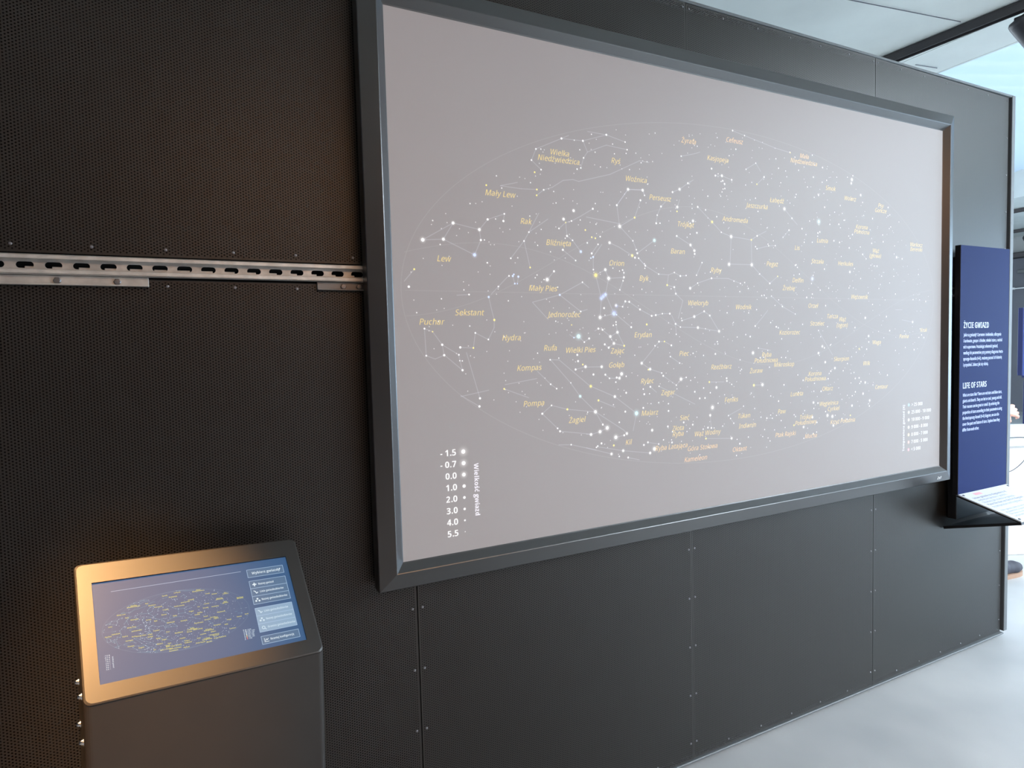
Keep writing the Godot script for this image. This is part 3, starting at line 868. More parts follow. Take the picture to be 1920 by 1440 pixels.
func build_partition():
	var w := structure("wall_back", "black partition clad in perforated metal sheets behind the projection screen", "partition")
	part("partition_core", boxes([[Vector3(-4, 0.02, -0.14), Vector3(3.028, 2.645, -0.03)]]), M.partition_core, w)
	var screw := st_new()
	add_lathe(screw, Vector3.ZERO, Vector3(0, 0, 1), [[0.0036, 0.0], [0.0035, 0.0009], [0.0026, 0.0018], [0.0011, 0.0023], [0.0, 0.0023]], 10)
	var screw_mesh := screw.commit()
	var tilt := [0.0, 0.12, -0.1, 0.1, -0.12, -0.18, 0.55]
	for row in 2:
		var y0 := 0.03 if row == 0 else 1.7405
		var y1 := 1.688 if row == 0 else 2.65
		for i in range(-3, 3):
			var x0 := i + 0.002
			var x1: float = (i + 1.0 if i < 2 else 3.022) - 0.002
			var s := part("perforated_sheet", sheet_mesh(x1 - x0, y1 - y0), M.perforated_black_paint, w)
			s.position = Vector3(x0, y0, 0)
			s.rotation.y = deg_to_rad(tilt[i + 4] * (1.0 if row == 0 else 0.8))
			s.position.z = 0.0 if s.rotation.y > 0.0 else sin(s.rotation.y) * 0.9
			var at := []
			var k := 0
			var y := 0.09 if row == 0 else 1.757
			while y < y1 - 0.004:
				at.append(Vector2(0.0125, y - y0))
				at.append(Vector2(x1 - x0 - 0.0125, y - y0))
				y += 0.1755
			for j in range(1, 7):
				at.append(Vector2(j / 7.0, (1.674 if row == 0 else 1.757) - y0))
			for j in range(1, 6):
				at.append(Vector2(j / 6.0, (0.05 if row == 0 else 2.6345) - y0))
			for q in at:
				var m := part("screw", screw_mesh, M.screw_steel, s)
				m.position = Vector3(q.x, q.y, 0.0)
	# narrow light trims: end post, top cap and foot strip
	var t := part("trim_1", boxes([[Vector3(3.033, 0.03, -0.15), Vector3(3.062, 2.662, 0.002)]], 0.002), M.grey_trim, self)
	t.set_meta("kind", "structure")
	tag(t, "slim light grey post closing the right end of the black partition", "trim")
	t = part("trim_2", boxes([[Vector3(-4, 2.652, -0.15), Vector3(3.033, 2.662, 0.002)]], 0.002), M.grey_trim, self)
	t.set_meta("kind", "structure")
	tag(t, "thin grey cap along the top of the black partition", "trim")
	t = part("baseboard_back", boxes([[Vector3(-4, 0.016, -0.15), Vector3(3.033, 0.024, 0.002)]], 0.002), M.grey_trim, self)
	t.set_meta("kind", "structure")
	tag(t, "thin grey strip under the perforated sheets along the floor", "baseboard")
	t = part("trim_3", boxes([[Vector3(-4, 0.0, -0.14), Vector3(3.02, 0.016, -0.02)]]), M.partition_core, self)
	t.set_meta("kind", "structure")
	tag(t, "recessed black plinth at the foot of the partition", "trim")


# ------------------------------------------------------------------ the projection screen
func build_screen():
	var base := Vector3((SCR_L + SCR_R) * 0.5, SCR_B - 0.066, 0.0)
	var o := thing("projection_screen", "large framed projection screen showing a star chart on the black partition", "screen", base)
	# bezel profile: distance outside the picture edge, height off the wall
	var prof := [[-0.004, 0.0585], [0.0, 0.0612], [0.0188, 0.0795], [0.0208, 0.0803], [0.0228, 0.0798], [0.0640, 0.0678], [0.0660, 0.0655], [0.0660, 0.024], [0.0, 0.024]]
	var corner := func(m: float, z: float, sx: float, sy: float) -> Vector3:
		return Vector3((SCR_L - m) if sx < 0 else (SCR_R + m), (SCR_B - m) if sy < 0 else (SCR_T + m), z) - base
	for e in [["frame_rail", -1, -1, 1, -1, Vector3.DOWN], ["frame_rail", -1, 1, 1, 1, Vector3.UP], ["frame_rail", -1, -1, -1, 1, Vector3.LEFT], ["frame_rail", 1, -1, 1, 1, Vector3.RIGHT]]:
		var st := st_new()
		for i in prof.size() - 1:
			var p: Array = prof[i]
			var q: Array = prof[i + 1]
			var n: Vector3 = e[5] * -(q[1] - p[1]) + Vector3(0, 0, q[0] - p[0])
			face(st, [corner.call(p[0], p[1], e[1], e[2]), corner.call(p[0], p[1], e[3], e[4]), corner.call(q[0], q[1], e[3], e[4]), corner.call(q[0], q[1], e[1], e[2])], n)
		part(e[0], st.commit(), M.bezel_grey, o)
	part("back_panel", boxes([[Vector3(SCR_L, SCR_B, 0.026) - base, Vector3(SCR_R, SCR_T, 0.05) - base]]), M.partition_core, o)
	for x in [0.1, 2.2]:
		for y in [1.15, 2.2]:
			part("wall_bracket", boxes([[Vector3(x, y, 0) - base, Vector3(x + 0.08, y + 0.12, 0.028) - base]], 0.002), M.partition_core, o)
	var pic := print_mat("projected_chart", chart_picture(), 0.52, 1.0)
	pic.albedo_color = Color(0.50, 0.495, 0.495)
	pic.metallic_specular = 0.5
	var st := st_new()
	var z := SCR_Z - 0.0015
	var c := [Vector3(SCR_L, SCR_B, z) - base, Vector3(SCR_R, SCR_B, z) - base, Vector3(SCR_R, SCR_T, z) - base, Vector3(SCR_L, SCR_T, z) - base]
	face(st, c, Vector3.BACK, [Vector2(0, 1), Vector2(1, 1), Vector2(1, 0), Vector2(0, 0)])
	part("projection_surface", st.commit(), pic, o, "grey projection surface with star chart")
	var t := TextMesh.new()
	var f := SystemFont.new()
	f.font_names = PackedStringArray(["Droid Sans"])
	f.font_weight = 700
	t.font = f
	t.text = "2x3"
	t.font_size = 32
	t.pixel_size = 0.018 / 32.0
	t.depth = 0.0006
	t.curve_step = 3.0
	var logo := part("maker_mark", t, M.white_plate, o, "small white maker's mark on frame")
	logo.transform = Transform3D(Basis(Vector3.RIGHT, -atan2(-0.012, 0.0412) * 1.0), Vector3(2.338, SCR_B - 0.0455, 0.0742) - base)


# ------------------------------------------------------------------ the touch console
func build_console():
	var ex := Vector3(0.98273, -0.07643, -0.16873).normalized()
	var dn := Vector3(0.11136, -0.75345, 0.64799).normalized()
	var up := dn.cross(ex).normalized()
	var o0 := Vector3(-0.7573, 1.0992, 0.1552)
	var W := 0.4379
	var D := 0.2802
	var drop := Vector3(-0.02, -1, 0)
	var base := Vector3(-0.53, 0, 0.21)
	var o := thing("touch_console", "black metal touch-screen console with sloping top in front of the partition", "console", base)
	var at := func(u: float, v: float, h: float) -> Vector3: return o0 + ex * u + dn * v + up * h - base
	var outline := func(inset: float, h: float) -> Array:
		var out := []
		var r := 0.012
		for k in [[W - inset - r, inset + r, -PI / 2], [W - inset - r, D - inset - r, 0.0], [inset + r, D - inset - r, PI / 2], [inset + r, inset + r, PI]]:
			for i in 6:
				var a: float = k[2] + PI / 2 * i / 5.0
				out.append(at.call(k[0] + cos(a) * r, k[1] + sin(a) * r, h))
		return out                       # corners: back right, front right, front left, back left
	var hole := [Vector2(0.0274 + 0.38, 0.0443), Vector2(0.0274 + 0.38, 0.0443 + 0.2021), Vector2(0.0274, 0.0443 + 0.2021), Vector2(0.0274, 0.0443)]
	# the sloping face, rounded over at its edge
	var st := st_new()
	var mid: Vector3 = at.call(W * 0.5, D * 0.5, -0.3)
	var rings := [outline.call(0.004, 0.0), outline.call(0.0012, -0.0012), outline.call(0.0, -0.004)]
	var inner := []
	for q in hole:
		inner.append(at.call(q.x, q.y, 0.0))
	for k in 4:
		for i in 5:
			face(st, [inner[k], rings[0][k * 6 + i], rings[0][k * 6 + i + 1]], up)
		face(st, [inner[k], rings[0][k * 6 + 5], rings[0][((k + 1) % 4) * 6], inner[(k + 1) % 4]], up)
		var q0: Vector2 = hole[k]
		var q1: Vector2 = hole[(k + 1) % 4]
		var cen: Vector3 = at.call(W * 0.5, D * 0.5, 0.0)
		face(st, [at.call(q0.x, q0.y, 0), at.call(q1.x, q1.y, 0), at.call(q1.x, q1.y, -0.006), at.call(q0.x, q0.y, -0.006)], cen - (inner[k] + inner[(k + 1) % 4]) * 0.5)
	for r in 2:
		for i in 24:
			var j := (i + 1) % 24
			var m: Vector3 = (rings[r][i] + rings[r + 1][j]) * 0.5
			face(st, [rings[r][i], rings[r][j], rings[r + 1][j], rings[r + 1][i]], m - at.call(W * 0.5, D * 0.5, -0.06))
	part("top_plate", st.commit(), M.console_paint, o)
	# pedestal below
	st = st_new()
	var foot := []
	for p in rings[2]:
		var y: float = p.y
		foot.append(p + drop * y)
	for i in 24:
		var j := (i + 1) % 24
		var m: Vector3 = (rings[2][i] + rings[2][j]) * 0.5
		var h := m - mid
		h.y = 0.0
		face(st, [rings[2][i], rings[2][j], foot[j], foot[i]], h)
	part("pedestal", st.commit(), M.console_paint, o)
	part("foot_plate", boxes([[Vector3(-0.28, 0.0, -0.16), Vector3(0.28, 0.008, 0.17)]], 0.002), M.console_paint, o)
	# the screen, a little below the face
	var pic := print_mat("console_display", console_picture(), 0.34, 1.0)
	pic.albedo_color = Color(0.15, 0.15, 0.16)
	pic.metallic_specular = 0.22
	st = st_new()
	var c := []
	for q in hole:
		c.append(at.call(q.x, q.y, -0.0045))
	face(st, c, up, [Vector2(1, 0), Vector2(1, 1), Vector2(0, 1), Vector2(0, 0)])
	part("touch_screen", st.commit(), pic, o, "blue touch screen with star map and buttons")
	# cap nuts on the left side
	var nut := st_new()
	add_lathe(nut, Vector3.ZERO, Vector3(-1, 0, 0.12), [[0.0075, -0.004], [0.0075, 0.0012], [0.0056, 0.0014], [0.0054, 0.004], [0.0038, 0.0064], [0.0, 0.0074]], 14)
	var nut_mesh := nut.commit()
	for p in [Vector3(-0.7528, 0.8794, 0.2006), Vector3(-0.7331, 0.8943, 0.3005), Vector3(-0.7545, 0.7944, 0.2006), Vector3(-0.7348, 0.8083, 0.3005)]:
		var b := part("cap_nut", nut_mesh, M.chrome, o, "shiny chrome cap nut")
		b.position = p - base


# ------------------------------------------------------------------ the slotted rail
func build_rail():
	var y0 := 1.6925
	var y1 := 1.7345
	var base := Vector3(-0.4, y0, 0)
	var o := thing("slotted_rail", "galvanised slotted mounting rail running across the partition to the screen", "rail", base)
	var zb := 0.0
	var zf := 0.021
	var t := 0.0022
	var st := st_new()
	var yc := (y0 + y1) * 0.5
	var x0 := -3.5
	var n := 121
	for i in n:                              # web with one long hole every 50 mm
		var xa := x0 + 0.05 * i - 0.0075
		var c := Vector3(xa + 0.025, yc, 0)
		var hole := []
		var rim := []
		for k in 24:
			var a := TAU * k / 24.0
			var dir := Vector2(cos(a), sin(a))
			hole.append(Vector3(signf(dir.x) * (0.0085 if absf(dir.x) > 1e-6 else 0.0) + dir.x * 0.0070, dir.y * 0.0070, 0))
			var q: Vector3 = hole[k]
			var s := minf(0.025 / maxf(absf(dir.x), 1e-6), 0.0198 / maxf(absf(dir.y), 1e-6))
			rim.append(Vector3(dir.x * s, dir.y * s, 0))
		for k in 4:                          # let the rim pass through the corners of its cell
			var corner_a: float = [atan2(0.0198, 0.025), PI - atan2(0.0198, 0.025), PI + atan2(0.0198, 0.025), TAU - atan2(0.0198, 0.025)][k]
			var idx := int(round(corner_a / TAU * 24.0)) % 24
			rim[idx] = Vector3([0.025, -0.025, -0.025, 0.025][k], [0.0198, 0.0198, -0.0198, -0.0198][k], 0)
		for k in 24:
			var k2 := (k + 1) % 24
			for side in [1.0, -1.0]:
				var z := Vector3(0, 0, zb + t if side > 0 else zb)
				face(st, [c + hole[k] + z, c + hole[k2] + z, c + rim[k2] + z, c + rim[k] + z], Vector3(0, 0, side))
			face(st, [c + hole[k] + Vector3(0, 0, zb), c + hole[k2] + Vector3(0, 0, zb), c + hole[k2] + Vector3(0, 0, zb + t), c + hole[k] + Vector3(0, 0, zb + t)], -(hole[k] + hole[k2]))
	var xa := x0 - 0.0075
	var xb := xa + 0.05 * n
	for s in [1.0, -1.0]:
		add_box(st, Vector3((xa + xb) * 0.5, yc + s * (0.021 - t * 0.5), (zb + zf) * 0.5), Vector3(xb - xa, t, zf - zb), 0.0006)
		add_box(st, Vector3((xa + xb) * 0.5, yc + s * (0.021 - 0.0048), zf - t * 0.5), Vector3(xb - xa, 0.0096, t), 0.0007)
	var ch := part("channel", st.commit(), M.galvanised, o)
	ch.position = -base
	for k in 20:                            # bright tabs of the fixing strip behind, seen in the lower half of the holes
		var tab := part("fixing_tab", boxes([[Vector3(-0.834 + 0.0478 * k, yc - 0.0125, -0.009), Vector3(-0.808 + 0.0478 * k, yc - 0.0022, -0.0012)]], 0.001), M.galvanised, o)
		tab.position = -base
	for e in [[-1.4, -0.6065, "galvanised"], [-0.235, 0.4, "galvanised_dull"]]:
		var pl := part("splice_plate", boxes([[Vector3(e[0], y0 - 0.0215, -0.002), Vector3(e[1], y0 - 0.001, 0.006)], [Vector3(e[0], y0 - 0.0215, 0.004), Vector3(e[1], y0 - 0.0185, 0.014)]], 0.0006), M[e[2]], o, "flat steel strip bolted under the rail")
		pl.position = -base
		var bolt := st_new()
		add_lathe(bolt, Vector3.ZERO, Vector3(0, 0, 1), [[0.0075, 0.0], [0.0075, 0.004], [0.006, 0.0055], [0.0, 0.0058]], 6)
		var bm := bolt.commit()
		for x in ([-0.777, -0.667, -0.887] if e[0] < -1.0 else [-0.17, -0.13]):
			var b := part("bolt", bm, M.screw_steel, pl)
			b.position = Vector3(x, y0 - 0.012, 0.006)


# ------------------------------------------------------------------ the info stand on the partition
func build_info_stand():
	var xl := 2.507
	var xr := 2.907
	var base := Vector3((xl + xr) * 0.5, 0.65, 0)
	var o := thing("info_stand", "tall blue info board with a sloping white plate below, at the partition's right end", "info board", base)
	var pic := print_mat("info_print", info_picture(), 0.5)
	pic.metallic_specular = 0.15
	var add := func(called: String, mesh: Mesh, m: Material, label := "") -> MeshInstance3D:
		var q := part(called, mesh, m, o, label)
		q.position = -base
		return q
	add.call("board", boxes([[Vector3(xl, 0.80, 0.036), Vector3(xr, 1.916, 0.0592)]], 0.0015), M.stand_black)
	var st := st_new()
	face(st, [Vector3(xl + 0.0012, 0.801, 0.0597), Vector3(xr - 0.0012, 0.801, 0.0597), Vector3(xr - 0.0012, 1.915, 0.0597), Vector3(xl + 0.0012, 1.915, 0.0597)], Vector3.BACK, [Vector2(0, 1), Vector2(1, 1), Vector2(1, 0), Vector2(0, 0)])
	add.call("print", st.commit(), pic, "blue print with white lettering")
	add.call("mounting_box", boxes([[Vector3(xl + 0.03, 0.68, 0.0), Vector3(xr - 0.03, 1.87, 0.038)]], 0.002), M.stand_black)
	# folded bracket: sloping tray under the plate, and a lower leaf back to the wall
	var tray := func(a: Vector2, b: Vector2, th: float, x0: float, x1: float) -> ArrayMesh:
		var s2 := st_new()
		var d := Vector3(0, b.y - a.y, b.x - a.x)
		var bs := Basis(Vector3.RIGHT, Vector3(0, d.z, -d.y).normalized(), d.normalized())
		add_box(s2, Vector3((x0 + x1) * 0.5, (a.y + b.y) * 0.5, (a.x + b.x) * 0.5), Vector3(x1 - x0, th, d.length()), 0.001, bs)
		return s2.commit()
	add.call("tray", tray.call(Vector2(0.052, 0.7945), Vector2(0.303, 0.7295), 0.004, xl, xr), M.stand_black)
	add.call("lower_leaf", tray.call(Vector2(0.0, 0.638), Vector2(0.303, 0.7285), 0.012, xl, xr), M.stand_black)
	var a := Vector3(0, 0.8005, 0.060)
	var b := Vector3(0, 0.7355, 0.3035)
	var slope := (b - a).normalized()
	var nrm := Vector3(0, slope.z, -slope.y)
	var bs := Basis(Vector3.RIGHT, nrm, slope)
	add.call("desk_plate", box((a + b) * 0.5 + Vector3((xl + xr) * 0.5, 0, 0), Vector3(xr - xl, 0.005, (b - a).length()), 0.001, bs), M.white_plate, "white sloping plate")
	st = st_new()
	var lift := nrm * 0.0029
	face(st, [a + lift + Vector3(xl + 0.001, 0, 0), a + lift + Vector3(xr - 0.001, 0, 0), b + lift + Vector3(xr - 0.001, 0, 0), b + lift + Vector3(xl + 0.001, 0, 0)], nrm, [Vector2(0, 0), Vector2(1, 0), Vector2(1, 1), Vector2(0, 1)])
	add.call("plate_print", st.commit(), print_mat("desk_print", desk_picture(), 0.4), "white print with dark lettering")
	var head := st_new()
	add_lathe(head, Vector3.ZERO, nrm, [[0.0055, 0.0], [0.0052, 0.0018], [0.0035, 0.0030], [0.0, 0.0034]], 12)
	var hm := head.commit()
	for u in [xl + 0.016, xr - 0.016]:
		for v in [0.06, 0.94]:
			var s := part("screw", hm, M.screw_steel, o)
			s.position = a.lerp(b, v) + Vector3(u, 0, 0) + lift - base


# ------------------------------------------------------------------ the hall beyond
func make_spot(label: String, at: Vector3, aim: Vector3, drop: float, lit: bool, size := 1.0) -> Node3D:
	# a track spotlight: adapter in the track, stem, yoke, cylindrical body with a lens
	var o := thing("track_spotlight", label, "spotlight", at, "black track spotlights")
	part("adapter", box(Vector3(0, -0.02, 0), Vector3(0.03, 0.04, 0.11) * size, 0.003), M.lamp_black, o)
	var st := st_new()
	add_tube(st, [Vector3(0, -0.03, 0), Vector3(0, -drop, 0)], 0.008 * size, 10)
	part("stem", st.commit(), M.lamp_black, o)
	var d := aim.normalized()
	var b := frame_of(d)
	var c := Vector3(0, -drop - 0.045 * size, 0)
	st = st_new()
	for s in [-1.0, 1.0]:
		add_box(st, c + b.x * s * 0.052 * size + Vector3(0, 0.02 * size, 0), Vector3(0.006, 0.06, 0.018) * size, 0.001, Basis(b.x, Vector3.UP, b.x.cross(Vector3.UP)))
	add_box(st, c + Vector3(0, 0.05 * size, 0), Vector3(0.112, 0.006, 0.018) * size, 0.001, Basis(b.x, Vector3.UP, b.x.cross(Vector3.UP)))
	part("yoke", st.commit(), M.lamp_black, o)
	st = st_new()
	var prof := []
	for q in [[0.0, -0.085], [0.036, -0.085], [0.046, -0.074], [0.048, -0.06], [0.048, 0.08], [0.046, 0.084], [0.043, 0.084], [0.041, 0.066], [0.0, 0.062]]:
		prof.append([q[0] * size, q[1] * size])
	add_lathe(st, c, d, prof, 24)
	part("body", st.commit(), M.lamp_black, o)
	st = st_new()
	add_lathe(st, c + d * 0.066 * size, d, [[0.039 * size, 0.0], [0.03 * size, 0.004 * size], [0.0, 0.006 * size]], 20)
	part("lens", st.commit(), M.lamp_glow if lit else M.chrome, o)
	if lit:
		var l := SpotLight3D.new()
		l.name = "lamp_beam"
		l.light_color = Color(1.0, 0.76, 0.50)
		l.spot_range = 30.0
		l.spot_attenuation = 2.0
		l.light_size = 0.035
		l.shadow_enabled = true
		o.add_child(l, true)
		l.transform = Transform3D(Basis.looking_at(d, Vector3.UP if absf(d.y) < 0.98 else Vector3.BACK), c + d * 0.095 * size)
	return o


func build_hall():
	# lighting tracks under the ceiling
	for e in [[Vector3(3.60, 3.395, -2.2), Vector3(3.92, 3.395, 2.2), "black lighting track under the plaster ceiling above the partition's end"], [Vector3(-2.4, 3.395, 1.15), Vector3(1.2, 3.395, 1.15), "black lighting track above the console"], [Vector3(11.0, 3.495, -6.0), Vector3(11.0, 3.495, 2.0), "black lighting track under the far soffit"], [Vector3(13.2, 3.495, -6.0), Vector3(13.2, 3.495, 2.0), "black lighting track close to the far wall"]]:
		var a: Vector3 = e[0]
		var b: Vector3 = e[1]
		var d := b - a
		var bs := Basis.looking_at(d)
		var o := thing("lighting_track", e[2], "track", (a + b) * 0.5)
		var st := st_new()
		add_box(st, Vector3(0, -0.006, 0), Vector3(0.052, 0.012, d.length()), 0.002, bs)
		for s in [-1.0, 1.0]:
			add_box(st, Vector3(0, -0.032, 0) + bs.x * s * 0.022, Vector3(0.009, 0.044, d.length()), 0.002, bs)
		part("track_profile", st.commit(), M.track_black, o)
		for s in [-1.0, 1.0]:
			part("end_cap", box(bs.z * s * (d.length() * 0.5 + 0.004) + Vector3(0, -0.028, 0), Vector3(0.056, 0.056, 0.008), 0.002, bs), M.track_black, o)
	make_spot("large black track spotlight at the upper right above the skylight edge", Vector3(3.80, 3.339, -0.285), Vector3(0.45, -0.8, 0.35), 0.05, false, 1.15)
	var lamp := make_spot("black track spotlight throwing warm light on the touch console", Vector3(-0.86, 3.339, 1.15), Vector3(0.17, -2.18, -0.88), 0.06, true)
	var beam: SpotLight3D = lamp.get_node("lamp_beam")
	beam.light_energy = 36.0
	beam.spot_angle = 8.2
	beam.spot_angle_attenuation = 0.9
	var far := make_spot("small lit track spotlight under the far soffit", Vector3(11.0, 3.439, -3.42), Vector3(-0.2, -0.8, 0.6), 0.06, true, 1.3)
	beam = far.get_node("lamp_beam")
	beam.light_energy = 6.0
	beam.spot_angle = 25.0
	make_spot("small dark track spotlight close to the far wall", Vector3(13.2, 3.436, -4.42), Vector3(0.5, -0.8, 0.2), 0.12, false, 1.5)
	var band := part("trim_4", boxes([[Vector3(14.18, 3.18, -8.9), Vector3(14.2, 3.5, -0.3)]], 0.002), M.wall_paint, self)
	band.set_meta("kind", "structure")
	tag(band, "pale band along the top of the grey far wall", "trim")
	# far wall: dark duct, ring fixture, light rail
	var o := thing("cable_duct", "dark duct running level along the far wall", "duct", Vector3(14.125, 3.12, -4.4))
	part("duct_body", box(Vector3.ZERO, Vector3(0.14, 0.11, 7.6), 0.004), M.rubber_black, o)
	part("duct_lid", box(Vector3(-0.072, 0, 0), Vector3(0.006, 0.085, 7.58), 0.002), M.track_black, o)
	o = thing("ring_fixture", "round grey ring fixture on the far wall under the duct", "fixture", Vector3(14.195, 2.80, -4.66))
	var st := st_new()
	add_lathe(st, Vector3.ZERO, Vector3(-1, 0, 0), [[0.235, 0.0], [0.235, 0.05], [0.22, 0.07], [0.17, 0.07], [0.155, 0.05], [0.155, 0.02]], 36)
	part("ring", st.commit(), M.grey_trim, o)
	st = st_new()
	add_lathe(st, Vector3.ZERO, Vector3(-1, 0, 0), [[0.155, 0.02], [0.10, 0.03], [0.07, 0.06], [0.0, 0.065]], 30)
	part("centre_disc", st.commit(), M.track_black, o)
	part("bracket", box(Vector3(-0.02, 0, -0.3), Vector3(0.04, 0.06, 0.16), 0.004), M.grey_trim, o)
	o = thing("wall_rail", "thin white rail running level across the grey far wall", "rail", Vector3(14.164, 2.47, -4.4))
	part("rail_strip", box(Vector3(-0.01, 0, 0), Vector3(0.05, 0.022, 7.6), 0.003), M.white_plate, o)
	for i in 6:
		part("rail_clip", box(Vector3(-0.012, 0.0, -3.5 + i * 1.4), Vector3(0.06, 0.045, 0.03), 0.003), M.white_plate, o)
	# second blue stand, deeper in the hall
	var p := Vector3(6.0, 0, -1.27)
	o = thing("info_stand", "blue exhibit stand with a ledge, behind the white table", "info board", p)
	var far_print := print_mat("far_info_print", far_info_picture(), 0.6)
	far_print.metallic_specular = 0.25
	part("board", box(Vector3(0.6, 1.46, -0.02), Vector3(1.2, 0.60, 0.04), 0.003), M.stand_blue, o)
	st = st_new()
	face(st, [Vector3(0.003, 1.165, 0.001), Vector3(1.197, 1.165, 0.001), Vector3(1.197, 1.757, 0.001), Vector3(0.003, 1.757, 0.001)], Vector3.BACK, [Vector2(0, 1), Vector2(1, 1), Vector2(1, 0), Vector2(0, 0)])
	part("print", st.commit(), far_print, o, "blue print with pale text blocks")
	st = st_new()
	add_box(st, Vector3(0.6, 1.13, 0.09), Vector3(1.2, 0.02, 0.2), 0.003, Basis(Vector3.RIGHT, 0.25))
	part("ledge", st.commit(), M.stand_blue, o)
	part("cabinet", box(Vector3(0.62, 0.555, 0.07), Vector3(1.12, 1.11, 0.18), 0.004), M.stand_blue, o)
	part("white_edge", box(Vector3(0.6, 0.965, 0.185), Vector3(1.2, 0.025, 0.05), 0.003), M.white_plate, o)
	# white exhibit table
	var bt := Basis(Vector3.UP, deg_to_rad(-25.0))
	var tp := Vector3(4.17, 0, -0.70)
	o = thing("exhibit_table", "bright white box-shaped exhibit table past the partition's end", "table", tp)
	o.basis = bt
	part("table_body", box(Vector3(0.80, 0.38, -0.40), Vector3(1.56, 0.76, 0.74), 0.006), M.table_white, o)
	part("table_top", box(Vector3(0.80, 0.78, -0.40), Vector3(1.62, 0.04, 0.80), 0.006), M.table_white, o)
	# cables hanging over the table's edge
	var runs := [
		[Vector3(0.20, 0.806, -0.08), Vector3(0.08, 0.812, 0.0), Vector3(0.04, 0.70, 0.035), Vector3(0.05, 0.52, 0.02), Vector3(0.09, 0.42, 0.012), Vector3(0.20, 0.375, 0.012), Vector3(0.36, 0.42, 0.012), Vector3(0.48, 0.62, 0.014), Vector3(0.55, 0.80, 0.03), Vector3(0.66, 0.806, -0.10)],
		[Vector3(0.16, 0.806, -0.10), Vector3(0.05, 0.812, 0.0), Vector3(0.065, 0.68, 0.03), Vector3(0.10, 0.58, 0.014), Vector3(0.15, 0.50, 0.012), Vector3(0.26, 0.33, 0.012), Vector3(0.52, 0.27, 0.012)],
		[Vector3(0.30, 0.806, -0.12), Vector3(0.34, 0.812, 0.0), Vector3(0.30, 0.70, 0.03), Vector3(0.20, 0.60, 0.014), Vector3(0.09, 0.63, 0.012), Vector3(0.02, 0.74, 0.012), Vector3(0.03, 0.812, 0.01), Vector3(0.10, 0.806, -0.16)]]
	var cl := ["thin grey cable hung in a wide loop down the white table", "thin grey cable trailing down the white table towards the floor", "thin grey cable slung across the white table's upper front"]
	for i in 3:
		st = st_new()
		add_tube(st, curve_points(runs[i], 10), 0.0032, 7)
		var c := part("cable", st.commit(), M.cable_grey, self)
		c.transform = o.transform * Transform3D(Basis.IDENTITY, Vector3(0, 0, 0.004 + 0.009 * i))
		tag(c, cl[i], "cable", "cables on the white table")
	# a small clip on the table
	o = thing("cable_clip", "small black and red cable clip lying on the white table", "clip", tp + bt * Vector3(0.14, 0.80, -0.16))
	o.basis = bt
	part("clip_base", box(Vector3(0, 0.012, 0), Vector3(0.10, 0.024, 0.06), 0.006), M.clip_red, o)
	part("clip_top", box(Vector3(0, 0.036, 0), Vector3(0.11, 0.022, 0.05), 0.006), M.rubber_black, o)
	st = st_new()
	add_tube(st, curve_points([Vector3(-0.04, 0.045, 0), Vector3(-0.03, 0.075, 0), Vector3(0.02, 0.078, 0), Vector3(0.045, 0.046, 0)], 8), 0.007, 8)
	part("clip_handle", st.commit(), M.cable_grey, o)


